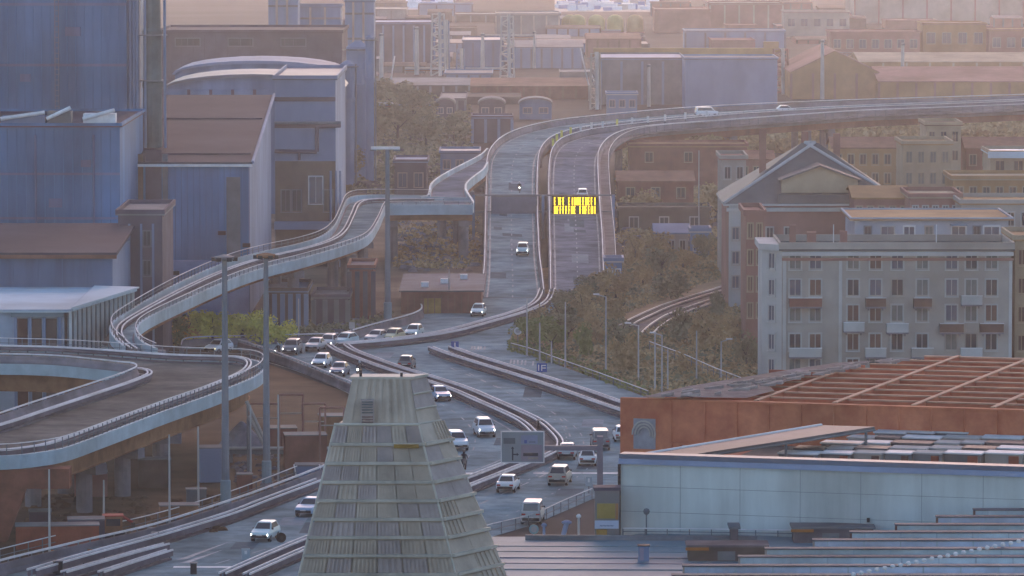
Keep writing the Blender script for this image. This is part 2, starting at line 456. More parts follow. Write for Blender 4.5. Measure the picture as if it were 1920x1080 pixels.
barrier('guard rail between main road and slip road, slip road side', offset(B2, -1.25), 'rail', 'slip road guard rails')
barrier('guard rail between main road and slip road, main road side', offset(B2, 1.25), 'rail', 'slip road guard rails')
barrier('low kerb rail between slip road and brown scrub slope', tr([(958, 656), (1000, 668), (1060, 690), (1130, 715), (1215, 747)], zj), 'fence', tall=.8, posts=3)
B3 = tr([(447, 655), (500, 672), (560, 695), (620, 720), (660, 737), (715, 765), (742, 795), (745, 820)], zj)
barrier('concrete barrier running diagonally beside the queue of cars down to the pyramid', B3, 'jersey', tall=1.1)
barrier('pale guard rail along the front of the green hedge', tr([(340, 662), (345, 652), (370, 648), (440, 646), (560, 643), (634, 641)], zj), 'jersey', tall=1.0)
barrier('curved concrete kerb rail with a hooked end above the merging cars', tr([(640, 643), (700, 625), (760, 609), (786, 599), (791, 590), (780, 580), (762, 570)], zj), 'jersey', tall=1.1)
B4 = tr([(745, 822), (720, 850), (610, 897), (500, 940), (430, 965), (290, 1010), (150, 1043), (0, 1080), (-80, 1105)], zj)
barrier('upper concrete barrier of the road passing the brown yard, lower left', offset(B4, 0), 'jersey', tall=1.2)
B4b = tr([(600, 917), (500, 955), (430, 982), (300, 1022), (180, 1055), (60, 1090)], zj)
barrier('lower guard rail of the road passing the brown yard, lower left', B4b, 'rail', tall=1.1, wide=.8)
barrier('thin mesh fence at the edge of the brown yard above the lower left road', tr([(565, 893), (430, 945), (280, 990), (150, 1018), (0, 1055)], 0.02), 'fence', tall=1.1, posts=2.5)
barrier('guard rail cut short at the white hatching, lower left corner', tr([(312, 1038), (250, 1055), (120, 1092)], zj), 'rail')
barrier('guard rail nearest the lower left corner of the picture', tr([(318, 1050), (250, 1072), (190, 1092)], zj), 'rail')
barrier('slim rail along the right road in front of the small van', tr([(1110, 937), (1060, 958), (1000, 985), (925, 1004), (870, 1020)], zj), 'fence', tall=1.0, posts=2.5)

# ---------------------------------------------------------------- raised roads
def viaduct(name, label, Lpts, Rpts, z, road_m=ASPH, n=90, fascia=(.5, .5), girder=1.6, gm=RUSTB, fm=FASC, piers=(), pier_m=CONC, thick=.45, curb=.35):
    Lp = resample(tr(Lpts, z), n); Rp = resample(tr(Rpts, z), n)
    t = thing(name, label, 'viaduct', (Lp[0].x, Lp[0].y, 0))
    MB().slab(Lp, Rp, -thick, -.01).build('deck', CONC, t)
    MB().strip(offset(Lp, .25), offset(Rp, -.25), .012).build('roadway', road_m, t)
    up, dn = fascia
    for side, P, s_ in (('l', Lp, -1), ('r', Rp, 1)):
        MB().sweep(P, [(s_ * .02, -dn), (s_ * curb, -dn), (s_ * curb, up), (s_ * .02, up)]).build('fascia', fm, t)
    if girder:
        mid = [a.lerp(b, .5) for a, b in zip(Lp, Rp)]
        for f in (.12, .5, .88):
            P = [a.lerp(b, f) for a, b in zip(Lp, Rp)]
            MB().sweep(P, [(-.3, -thick - girder), (.3, -thick - girder), (.12, -thick - girder + .1), (.12, -thick - .1), (.3, -thick + .01), (-.3, -thick + .01), (-.12, -thick - .1), (-.12, -thick - girder + .1)]).build('girder', gm, t)
    for f in piers:
        i = int(f * (n - 1)); a, b = Lp[i], Rp[i]; c = a.lerp(b, .5); top = c.z - thick - girder
        if top < 1.2: continue
        h = MB(); w = (b - a).length * .42
        h.fr = Fr(c - Vector((0, 0, c.z)), Vector((b.x, b.y, 0))) if True else None
        h.box(-w, w, -.7, .7, top - .9, top + .02)
        h.build('pier_cap', pier_m, t)
        for s_ in (-.6, .6):
            q = MB(h.fr); q.lathe((s_ * w, 0, -.05), [(.75, 0), (.75, top - .85)], 12); q.build('pier', pier_m, t, smooth=False)
    return t, Lp, Rp

def zmain(v):
    K = [(600, .09), (556, .09), (500, 1.2), (450, 2.5), (400, 4.0), (350, 5.5), (290, 8.0), (250, 9.0), (228, 9.5), (150, 9.5)]
    for (a, za), (b, zb) in zip(K, K[1:]):
        if v >= b: return za + (zb - za) * (min(v, a) - a) / (b - a)
    return 9.5
LLp = [(904, 558), (908, 530), (910, 500), (911, 450), (912, 400), (913, 350), (914, 315), (920, 293), (938, 272), (965, 257), (1000, 246), (1050, 236), (1110, 229), (1180, 222), (1260, 215), (1350, 209), (1450, 204), (1600, 198), (1760, 193), (2000, 185)]
LRp = [(1018, 558), (1015, 530), (1010, 490), (1008, 450), (1006, 400), (1006, 350), (1008, 308), (1015, 286), (1032, 268), (1058, 257), (1090, 249), (1150, 241), (1210, 235), (1280, 229), (1360, 222), (1450, 216), (1600, 208), (1760, 202), (2000, 193)]
RLp = [(1034, 557), (1033, 500), (1032, 450), (1031, 400), (1030, 350), (1032, 310), (1038, 288), (1052, 272), (1075, 262), (1110, 253), (1160, 246), (1220, 239), (1290, 232), (1370, 225), (1460, 219), (1610, 211), (1770, 205), (2000, 196)]
RRp = [(1134, 557), (1132, 500), (1130, 450), (1126, 400), (1123, 350), (1122, 310), (1127, 288), (1145, 268), (1175, 255), (1215, 248), (1270, 243), (1340, 238), (1420, 232), (1500, 226), (1620, 218), (1780, 212), (2000, 203)]
V1, L1, L1R = viaduct('viaduct', 'left carriageway of the motorway viaduct, straight then bending right into the haze', LLp, LRp, zmain, ASPH, 110, (.25, .9), 1.8, RUSTB, CONC, (.42, .52, .6, .68, .76, .84, .92))
V2, R1, R1R = viaduct('viaduct', 'right carriageway of the motorway viaduct, running under the amber message sign', RLp, RRp, zmain, ASPH3, 110, (.25, .9), 1.8, BRICKM, CONC, (.42, .52, .6, .68, .76, .84, .92))
for o, Lp, Rp in ((V1, L1, L1R), (V2, R1, R1R)):
    for f in (.08, .92):
        P = [a.lerp(b, f) for a, b in zip(Lp, Rp)]; MB().strip(offset(P, -.1), offset(P, .1), .024).build('edge_line', LINE, o)
    P = resample([a.lerp(b, .5) for a, b in zip(Lp, Rp)], 900); b = MB(); i = 0
    while i < 880:
        b.strip(offset(P[i:i + 6], -.09), offset(P[i:i + 6], .09), .024); i += 14
    b.build('lane_line', LINE, o, kind='stuff')
rj = random.Random(6)
for o, Lp, Rp in ((V1, L1, L1R), (V2, R1, R1R)):
    for k in (6, 14, 22, 30, 38, 58, 68, 80):
        a, c = Lp[k], Rp[k]; d = (Lp[k + 1] - Lp[k]).normalized() * .35; q = MB(); e = Vector((0, 0, .02)); q.poly([a.lerp(c, .03) + e, a.lerp(c, .97) + e, a.lerp(c, .97) + d + e, a.lerp(c, .03) + d + e]); q.build('expansion_joint', CONCD, o)
    for k in range(9):
        j = rj.randrange(4, 44); f0 = rj.uniform(.1, .6); f1 = f0 + rj.uniform(.15, .35); e = Vector((0, 0, .017 + .0004 * k)); n_ = rj.randrange(1, 4)
        MB().poly([Lp[j].lerp(Rp[j], f0) + e, Lp[j].lerp(Rp[j], f1) + e, Lp[j + n_].lerp(Rp[j + n_], f1) + e, Lp[j + n_].lerp(Rp[j + n_], f0) + e]).build('asphalt_patch', mat('asphalt_patch', (.15, .17, .18), .95, .2, .6, spec=0.0) if k % 3 else mat('asphalt_patch_pale', (.28, .31, .33), .95, .2, .6, spec=0.0), o)
for k, (u, v, w, l) in enumerate(((870, 770, 2.4, 9), (925, 835, 2, 7), (760, 715, 2.5, 10), (1090, 800, 2.2, 8), (980, 745, 2, 12), (1040, 930, 2.5, 6), (520, 985, 2.2, 6), (430, 1030, 2, 5), (600, 668, 2.4, 9), (890, 690, 2, 12), (1080, 880, 2, 5), (560, 1000, 1.4, 8), (700, 672, 2, 8))):
    p = G(u, v, zj + .004 + .0001 * k); MB().poly([p, p + Vector((w, 0, 0)), p + Vector((w + .3, l, 0)), p + Vector((.3, l, 0))]).build('asphalt_patch', mat('asphalt_patch', (.15, .17, .18)) if k % 3 else mat('asphalt_patch_pale', (.28, .31, .33)), junction)
i = 46
a, b_ = G(1090, 267, 8.6), G(1137, 273, 8.5)
MB().poly([a + Vector((0, -.7, .04)), b_ + Vector((0, -.7, .04)), b_ + Vector((0, .7, .04)), a + Vector((0, .7, .04))]).build('expansion_joint', CONCL, V2)
barrier('pale barrier on the left edge of the left motorway carriageway', offset(L1, -.1, .1), 'jersey', 'motorway edge barriers', tall=1.1)
barrier('barrier on the median side of the left motorway carriageway', offset(L1R, .1, .1), 'jersey', 'motorway edge barriers', tall=1.0)
barrier('barrier on the median side of the right motorway carriageway', offset(R1, -.1, .1), 'jersey', 'motorway edge barriers', tall=1.0)
barrier('barrier on the right edge of the right motorway carriageway', offset(R1R, -.1, .1), 'jersey', 'motorway edge barriers', tall=1.1)
s = MB().slab(offset(R1R, .36), offset(R1R, 1.9), -.3, -.02).build('service_walkway', CONCD, V2)
barrier('outer railing of the service walkway right of the motorway', offset(R1R, 1.75), 'fence', tall=1.3, posts=3)
# delineator posts along the median where it bends
dn = 0
for u, v, y in ((1037, 281, 1), (1044, 272, 1), (1053, 265, 1), (1070, 259, 1), (1089, 254, 0), (1109, 249, 0), (1130, 247, 0), (1157, 243, 1), (1185, 240, 0), (1215, 237, 0), (1247, 234, 0), (1285, 230, 0), (1325, 226, 0)):
    p = G(u, v, zmain(v) + .2); dn += 1; t = thing('delineator_post', ('yellow' if y else 'white') + ' reflective post on the motorway median, ' + ORD[dn - 1] + ' along the bend', 'post', p, ('yellow' if y else 'white') + ' posts on the median bend')
    q = MB(); q.fr = Fr(p, p + Vector((1, 0, 0))); q.tube((0, 0, 0), (0, 0, .7), .1, k=8); q.build('post', DARK, t)
    q = MB(); q.fr = Fr(p, p + Vector((1, 0, 0))); q.box(-.22, .22, -.06, .06, .7, 2.0); q.build('reflector', mat('reflector_yellow', (.75, .68, .16), .4, .05) if y else WHITE, t)

# ramp from the motorway edge down to the left (K) and its bridge
KL = [(236, 664, 7.05), (216, 645, 7.3), (212, 625, 7.7), (235, 604), (330, 548), (430, 503), (500, 483), (560, 470), (605, 455), (628, 435), (642, 405), (651, 386), (668, 378), (700, 376), (780, 377), (806, 377)]
KR = [(290, 669, 7.05), (262, 655, 7.25), (252, 634, 7.7), (270, 613), (340, 578), (430, 537), (500, 513), (560, 498), (640, 474), (685, 455), (706, 425), (716, 402), (724, 394), (740, 391), (790, 390), (832, 390)]
K_, KLp, KRp = viaduct('ramp', 'narrow curving blue-grey ramp climbing from the hedge to the bridge', KL, KR, 8.0, ASPH, 90, (.9, .35), .45, RUSTB, FASC, (.5, .62, .72))
barrier('steel rail on the left parapet of the narrow curving ramp', offset(KLp, -.15, .9), 'fence', tall=.8, posts=2.5)
barrier('steel rail on the right parapet of the narrow curving ramp', offset(KRp, .15, .9), 'fence', tall=.5, posts=2.5)
barrier('low inner guard rail on the left lane edge of the curving ramp', [a.lerp(b, .3) for a, b in zip(KLp, KRp)], 'rail', tall=.8)
NL = [(790, 379), (806, 374), (812, 352), (838, 333), (870, 316), (902, 299), (916, 286)]
NR = [(883, 392), (884, 386), (872, 366), (873, 352), (888, 338), (905, 325), (912, 312)]
N_, NLp, NRp = viaduct('ramp', 'short link ramp from the bridge up to the left edge of the motorway', NL, NR, 8.05, ASPH3, 40, (.8, .6), 1.2, RUSTB, FASC, (.3, .6))
B_, BLp, BRp = viaduct('bridge', 'flat road bridge with pale blue fascia over the brown ground', [(728, 378), (806, 378), (884, 380)], [(728, 394), (806, 393), (886, 393)], 7.97, ASPH3, 20, (.75, .75), 1.3, RUSTB, FASC, (.1, .9))
barrier('railing on the pale blue bridge above the brown ground', offset(BRp, .1, .75), 'fence', tall=.5)

# the helical ramp (E): comes from the left, turns and goes back towards the lower left
EO = [(-120, 655), (0, 661), (110, 664), (213, 670), (320, 678), (410, 681), (460, 683), (487, 690), (490, 702), (470, 718), (400, 747), (300, 783), (200, 821), (120, 850), (60, 861), (0, 866), (-120, 868)]
EI = [(-120, 688), (0, 690), (60, 691), (120, 694), (180, 700), (225, 705), (247, 707), (256, 710), (258, 714), (250, 719), (220, 731), (170, 748), (110, 768), (50, 788), (0, 805), (-60, 822), (-120, 840)]
E_, EOp, EIp = viaduct('helical_ramp', 'wide hairpin ramp with rusty girders and pale blue parapet, far left', EO, EI, 7.0, ASPH2, 120, (.55, .65), 2.1, RUSTB, FASC, (.6, .7, .8), CONC)
barrier('steel railing along the outer edge of the hairpin ramp', offset(EOp, -.15, .5), 'fence', tall=1.0, posts=1.5)
barrier('guard rail inside the outer edge of the hairpin ramp', offset(EOp, 1.3, .02), 'rail', tall=1.0, wide=.4)
barrier('pale guard rail round the inner hole of the hairpin ramp', offset(EIp, .1, .5), 'jersey', tall=.9)
barrier('low rail just inside the inner hole of the hairpin ramp', offset(EIp, -1.2, .02), 'rail', tall=.9, wide=.4)
lk = MB().strip([G(*p, 7.02) for p in ((205, 622), (190, 645), (230, 662), (300, 672))], [G(*p, 7.02) for p in ((238, 628), (240, 645), (290, 660), (345, 668))]); lk.build('connecting_road', ASPH2, E_)
for u in (225, 262, 300):
    p = G(u, 655, 7.0); MB(Fr((p.x, p.y, 0), (p.x + 1, p.y, 0))).lathe((0, 0, -.02), [(.6, 0), (.6, 6.95)], 10).build('pier', CONC, E_)
# the leaning rust-red frame pier at the left edge
b = MB(); y0 = 452.0
b.hexa([(xat(-60, y0), y0, -.02), (xat(8, y0), y0, -.02), (xat(8, y0), y0 + 2, -.02), (xat(-60, y0), y0 + 2, -.02), (xat(-60, y0), y0, 4.6), (xat(46, y0), y0, 4.6), (xat(46, y0), y0 + 2, 4.6), (xat(-60, y0), y0 + 2, 4.6)])
b.build('frame_pier', mat('rust_pier', (.2, .075, .05), .9, .3, .5, dirt=.4), E_)
MB().box(xat(-120, y0), xat(128, y0), y0 - .3, y0 + 2.3, 4.605, 6.3).build('cross_beam', mat('rust_pier', (.2, .075, .05)), E_)
# ================================================================ BUILDINGS
def shell(name, label, cat, u0, u1, Y, h, depth, wall, roof=None, z0=0.0, skew=0.0, group=None, roof_h=None, roof_kind='flat', parapet=.5, over=.3, v_ref=None):
    """A building whose front stands at distance Y between two sight lines; skew turns its right end nearer (-) or farther (+)."""
    A = Vector((xat(u0, Y), Y, z0)); B = Vector((xat(u1, Y + skew), Y + skew, z0))
    fr = Fr(A, B); t = thing(name, label, cat, A, group); W = fr.L; b = MB(fr)
    if roof_kind == 'flat':
        b.box(0, W, 0, depth, 0, h).build('wall', wall, t)
        r = MB(fr); r.box(-over, W + over, -over, depth + over, h, h + .18)
        rf = r.build('roof', roof or ROOFG, t)
        if parapet:
            q = MB(fr); z = h + .18
            q.box(-over, W + over, -over, -over + .25, z, z + parapet).box(-over, W + over, depth + over - .25, depth + over, z, z + parapet)
            q.box(-over, -over + .25, -over + .25, depth + over - .25, z, z + parapet).box(W + over - .25, W + over, -over + .25, depth + over - .25, z, z + parapet)
            q.build('parapet', wall, rf)
    elif roof_kind == 'gable':                       # ridge runs back from the front
        b.prism([(0, 0), (W, 0), (W, h), (W / 2, h + roof_h), (0, h)], 0, depth).build('wall', wall, t)
        for s_ in (0, 1):
            e = -over if s_ == 0 else W + over; k = roof_h / (W / 2) * over
            MB(fr).prism([(e, h - k + .02), (W / 2, h + roof_h + .02), (W / 2, h + roof_h + .22), (e, h - k + .22)], -over, depth + over).build('roof_slope', roof or ROOFG, t)
    elif roof_kind == 'ridge':                       # ridge runs along the front
        b.box(0, W, 0, depth, 0, h).build('wall', wall, t)
        r = MB(fr)
        for y0, y1 in ((-over, depth / 2), (depth + over, depth / 2)):
            n = len(r.v); k = MB(fr)
            k.hexa([(-over, y0, h), (W + over, y0, h), (W + over, y1, h + roof_h), (-over, y1, h + roof_h), (-over, y0, h + .2), (W + over, y0, h + .2), (W + over, y1, h + roof_h + .2), (-over, y1, h + roof_h + .2)])
            k.build('roof_slope', roof or ROOFG, t)
        for x in (0.01, W - .21):
            g_ = MB(fr); g_.hexa([(x, .05, h), (x + .2, .05, h), (x + .2, depth - .05, h), (x, depth - .05, h), (x, depth / 2 - .05, h + roof_h), (x + .2, depth / 2 - .05, h + roof_h), (x + .2, depth / 2 + .05, h + roof_h), (x, depth / 2 + .05, h + roof_h)])
            g_.build('gable_end', wall, t)
    elif roof_kind == 'hip':
        b.box(0, W, 0, depth, 0, h).build('wall', wall, t)
        i = min(depth / 2, W / 2 * .9); o = over
        c = [fr.P(-o, -o, h + .02), fr.P(W + o, -o, h + .02), fr.P(W + o, depth + o, h + .02), fr.P(-o, depth + o, h + .02)]
        p, q = fr.P(i, depth / 2, h + roof_h), fr.P(W - i, depth / 2, h + roof_h)
        for pts in ((c[0], c[1], q, p), (c[2], c[3], p, q), (c[1], c[2], q), (c[3], c[0], p)):
            MB().poly(pts).build('roof_slope', roof or ROOFT, t)
        MB(fr).box(-o, W + o, -o, depth + o, h - .25, h + .01).build('eaves', GREYL, t)
    elif roof_kind == 'mono':                        # rises to the back
        hh = h + roof_h
        b.hexa([(0, 0, 0), (W, 0, 0), (W, depth, 0), (0, depth, 0), (0, 0, h), (W, 0, h), (W, depth, hh), (0, depth, hh)]).build('wall', wall, t)
        o = over; k = roof_h / depth * o
        r = MB(fr); r.hexa([(-o, -o, h - k + .02), (W + o, -o, h - k + .02), (W + o, depth + o, hh + k + .02), (-o, depth + o, hh + k + .02), (-o, -o, h - k + .4), (W + o, -o, h - k + .4), (W + o, depth + o, hh + k + .4), (-o, depth + o, hh + k + .4)])
        r.build('roof', roof or ROOFG, t)
    elif roof_kind == 'vault':                       # barrel, axis running back
        n = 12; pts = [(W / 2 - W / 2 * math.cos(math.pi * i / n), h + roof_h * math.sin(math.pi * i / n)) for i in range(n + 1)]
        b.box(0, W, 0, depth, 0, h).build('wall', wall, t)
        MB(fr).prism([(W - x, z) for x, z in pts], .3, depth - .3).build('gable_end', wall, t)
        up = [(W / 2 - (W / 2 + over) * math.cos(math.pi * i / n), h + .1 + (roof_h + over) * math.sin(math.pi * i / n)) for i in range(n + 1)]
        lo = [(x * 1.0, z + .02) for x, z in pts]
        MB(fr).prism(up + lo[::-1], -over, depth + over).build('vault_roof', roof or ROOFB, t)
    return t, fr
def wins(t, fr, xs, zs, w, h, style='grey_g', y=0.0):
    for z in zs:
        for x in xs: window(t, fr, x, z, w, h, style, y)
def part_box(t, fr, name, m, *c, kind=None): return MB(fr).box(*c).build(name, m, t, kind=kind)
def seams(t, fr, W, h, n, y=0.0, m=None, name='panel_rib'):   # upright cladding joints
    me = MB().box(-.06, .06, -.1, .02, 0, h).mesh(name, m or BLUEG)
    for i in range(1, n): inst(name, me, t, fr.P(W * i / n, y, .1) - wloc(t), fr.ang)

# ---- the blue works on the left
Yt = 703.0
t, fr = shell('works_tower', 'tall bright blue windowless factory block at the upper left edge', 'factory', -300, 240, Yt, 46, 50, BLUEW, SLATE)
seams(t, fr, fr.L, 46, 34, m=BLUEW)
for x, z, w, h in ((24, 30, 1.4, 1), (30, 36, 2, 1.2), (31, 22, 1, 1.6), (27, 41, 1.6, .9)): part_box(t, fr, 'wall_vent', BLUEG, x, x + w, -.3, .01, z, z + h)
for x in (28.6, 29.1): part_box(t, fr, 'ladder_rail', STEEL, x, x + .07, -.35, -.25, 18, 46)
for k in range(40): part_box(t, fr, 'ladder_rung', STEEL, 28.67, 29.1, -.33, -.28, 18.3 + k * .7, 18.37 + k * .7)
for z in (16, 24, 32, 40): part_box(t, fr, 'cladding_band', BLUEG, 0, fr.L, -.12, .02, z, z + .35)
q = MB(fr); W = fr.L
for x in (W + .4, W + .9, W + 1.3): q = MB(fr); q.tube((x, .5, 18), (x, .5, 46), .17); q.build('downpipe', LILAC, t)
part_box(t, fr, 'corner_trim', LILAC, W + .01, W + 1.6, .8, 4, 14, 47)
Yl = 660.0; zl_ = zat(228, Yl)
t, fr = shell('works_hall', 'blue factory hall below the tall blue block, flat roof full of ducts', 'factory', -300, 226, Yl, zl_ - .7, 42, BLUEW, LILACD, parapet=.35)
seams(t, fr, fr.L, zl_ - 1, 30, m=BLUEW)
for x, z, w, h in ((26, 16, 1.6, 1.1), (30, 21, 1.2, .9), (22, 11, 2, 1.4)): part_box(t, fr, 'wall_vent', BLUEG, x, x + w, -.3, .01, z, z + h)
for x in (24.4, 31.6): MB(fr).tube((x, -.3, 0), (x, -.3, 25), .13).build('downpipe', BLUEG, t)
for z in (9, 14.5, 20): part_box(t, fr, 'cladding_band', BLUEG, 0, fr.L, -.12, .02, z, z + .3)
W = fr.L
for k, (x, w, hh, mm) in enumerate(((W - 3, 4, 1.2, GALV), (W - 8, 3, 1.5, SLATE), (W - 12.5, 5.5, .9, LILAC), (W - 20, 6, 1.3, SLATE), (W - 28, 5, 1.0, LILACD))):
    q = MB(fr); q.box(x - w / 2, x + w / 2, 6, 9, zl_ - .5, zl_ - .5 + hh); o = q.build('roof_duct', mm, t)
    q = MB(fr); q.tube((x - w / 2, 5.2, zl_ + .1), (x + w / 2, 5.5, zl_ + hh), .25); q.build('duct_pipe', GALV, o)
# upright vessel and pipes beside the tall block
p = Vector((xat(288, 705), 705, 0)); t = thing('process_column', 'dark green-grey upright vessel beside the tall blue block', 'vessel', p)
MB(Fr(p, p + Vector((1, 0, 0)))).lathe((0, 0, 0), [(1.25, 0), (1.25, 29), (1.35, 29.2), (1.35, 29.8), (1.2, 30), (1.2, 36), (1.3, 36.1), (1.3, 36.6), (1.1, 37), (1.1, 44), (.4, 45.2)], 16).build('vessel', mat('vessel_green', (.12, .15, .155), .6, .2, .4), t, smooth=False)
for dx in (-.9, 1.7): MB(Fr(p, p + Vector((1, 0, 0)))).tube((dx, -1.1, 0), (dx, -1.1, 45), .18).build('pipe', LILAC, t)
for z in (30, 36, 42): MB(Fr(p, p + Vector((1, 0, 0)))).lathe((0, 0, z), [(1.3, 0), (2.0, 0), (2.0, .15), (1.3, .15)], 12).build('gallery', STEEL, t)

# shed with the big purple-grey monopitch roof
Ym = 692.0; h0 = zat(300, Ym); hb = zat(176, 754)
t, fr = shell('monopitch_hall', 'blue hall under a big sloping purple-grey roof with lilac side wall', 'factory', 238, 467, Ym, h0 - .6, 62, BLUEW, PURROOF, roof_kind='mono', roof_h=hb - h0, over=.5)
W = fr.L; Hm = h0 - .6
part_box(t, fr, 'side_cladding', LILAC, W + .005, W + .12, .1, 61.9, 0, Hm - .1)
b = MB(fr); b.hexa([(W + .006, .1, Hm - .1), (W + .12, .1, Hm - .1), (W + .12, 61.9, Hm - .1), (W + .006, 61.9, Hm - .1), (W + .006, .1, Hm), (W + .12, .1, Hm), (W + .12, 61.9, hb - 1.2), (W + .006, 61.9, hb - 1.2)]); b.build('side_cladding', LILAC, t)
MB(fr).tube((W + .55, -.5, Hm + .35), (W + .55, 62.4, hb - .1), .22, k=6).build('verge_trim', LILAC, t)
for f in (.1, .62):
    y = 62 * f; z = Hm + (hb - h0) * f + .42
    MB(fr).tube((0, y, z + .05), (W, y, z + .05), .14, k=6).build('roof_rail', LILACD, t)
part_box(t, fr, 'gutter', GALV, -.5, W + .5, -.75, -.5, Hm - .25, Hm + .1)
q = MB(fr); q.hexa([(-3.2, -.2, Hm - .5), (-.6, -.4, Hm - .5), (-.6, .2, Hm - .5), (-3.2, .2, Hm - .5), (-2.8, 14, Hm + 3), (.4, 14, Hm + 3), (.4, 14.4, Hm + 3), (-2.8, 14.4, Hm + 3)]); q.build('hood', LILAC, t)
for x0, x1, z0, z1, m in ((.3, 2.2, 13, 21, BROWNW), (2.5, 4.6, 0, 21.5, LILACD), (4.7, 5.4, 8, 21, STEEL), (.3, 2.2, 0, 12.5, LILACD), (13.0, 14.8, 5, 18, STEEL), (4.6, 4.9, 0, 8, BROWNW)):
    part_box(t, fr, 'door_panel' if z0 < 1 else 'louvre_panel', m, x0, x1, -.14, .01, z0 + .02, z1)
part_box(t, fr, 'plinth_cladding', mat('plinth_blue', (.27, .36, .56), .7, .15, .3, dirt=.3), 5.5, W - .02, -.16, .01, .02, 7.2)
seams(t, fr, W, Hm - .3, 20, m=BLUEW)
for u, v in ((416, 437), (462, 460), (329, 512)):
    p = D(u, v, Ym - .5); o = MB(Fr(p, p + Vector((1, 0, 0)))).box(-.5, .5, -.1, .45, -.25, .25).build('wall_lamp', DARK, t)
# low block in the left corner
t, fr = shell('annexe', 'low blue-grey annexe with a reddish roof edge at the left margin', 'factory', -300, 210, 600, zat(446, 600) - 2, 30, BLUEG, PURROOF, roof_kind='mono', roof_h=1.3, over=.6)
W = fr.L; hh = zat(446, 600) - 2
part_box(t, fr, 'side_cladding', LILAC, W + .005, W + .1, .1, 29.9, 0, hh)
seams(t, fr, W, hh - .3, 11, m=BLUEG)
part_box(t, fr, 'roof_fascia', ROOFT, -.6, W + .6, -.85, -.62, hh - .3, hh + .12)
t, fr = shell('stair_block', 'brown recessed stair block between annexe and monopitch hall', 'building', 222, 305, 628, 17, 20, LILACD, SLATE)
for x in (1.2, 2.6, 4.0): part_box(t, fr, 'pilaster', LILAC, x, x + .25, -.2, .01, 0, 16)
wins(t, fr, (.7, 3.4), (10, 13.5), .8, 1.6, 'dark_g')

# building right of the monopitch hall, with pipes
Yp = 780.0; hp = zat(150, Yp)
t, fr = shell('process_building', 'pale blue-grey process building with dark pipes stepping across its wall', 'factory', 516, 630, Yp, hp, 45, LILAC, ROOFB)
W = fr.L
part_box(t, fr, 'lower_cladding', BROWNW, .05, W - .02, -.15, .01, .02, zat(302, Yp))
for v in (182, 232): part_box(t, fr, 'band', LILACD, 0, W, -.2, .01, zat(v + 8, Yp), zat(v, Yp))
def pipe(t, fr, pts, r, m, name='pipe'):
    b = MB(fr)
    for a, c in zip(pts, pts[1:]): b.tube(a, c, r, k=8)
    return b.build(name, m, t)
zz = lambda v: zat(v, Yp)
pipe(t, fr, [(0, -.6, zz(283)), (6.2, -.6, zz(284)), (6.2, -.6, zz(237)), (9.7, -.6, zz(235))], .3, LILACD)
pipe(t, fr, [(0, -.6, zz(230)), (9.7, -.6, zz(230))], .22, STEEL)
pipe(t, fr, [(3.6, -.6, zz(285)), (3.6, -.6, zz(300))], .2, LILACD)
window(t, fr, 6.0, zz(380), 1.9, 3.8, 'white_b', -.16)
for x in (1.6, 3.2, 7.8): window(t, fr, x, zz(395), 1.2, 3, 'dark_g', -.16)
for x in (8.2, 9.0, 9.6): pipe(t, fr, [(x, -.5, 0), (x, -.5, zz(320))], .16, LILAC)
part_box(t, fr, 'canopy', LILAC, 0, W * .9, -3, -.16, zz(428), zz(415))

# barrel-roofed halls behind
for u0, u1, Y, ve, vr, lab, m in ((312, 640, 905, 168, 152, 'pale blue barrel-vaulted hall behind the purple-grey sloping roof', ROOFB), (330, 636, 960, 140, 126, 'second grey-blue barrel-vaulted hall farther back', LILAC)):
    h = zat(ve, Y); rh = zat(vr, Y) - h
    t, fr = shell('vaulted_hall', lab, 'factory', u0, u1, Y, h, 26, BLUEG, m, roof_kind='vault', roof_h=rh + .6, over=.5)
    for x in range(1, 8): part_box(t, fr, 'wall_pier', LILACD, fr.L * x / 8, fr.L * x / 8 + .5, -.35, .01, 0, h)
t, fr = shell('dark_hall', 'long dark purple-grey hall below the top edge, behind the barrel roofs', 'factory', 300, 642, 1110, zat(62, 1110), 40, LILACD, PURROOF)
seams(t, fr, fr.L, zat(62, 1110) - .5, 16, m=LILACD)
for x in range(3): window(t, fr, 6 + x * 11, zat(85, 1110), 5, 1.4, 'dark_g')
MB(fr).tube((fr.L * .48, -1, zat(128, 1110)), (fr.L * .5, -1, zat(108, 1110)), .12).build('vent_pipe', WHITE, t)
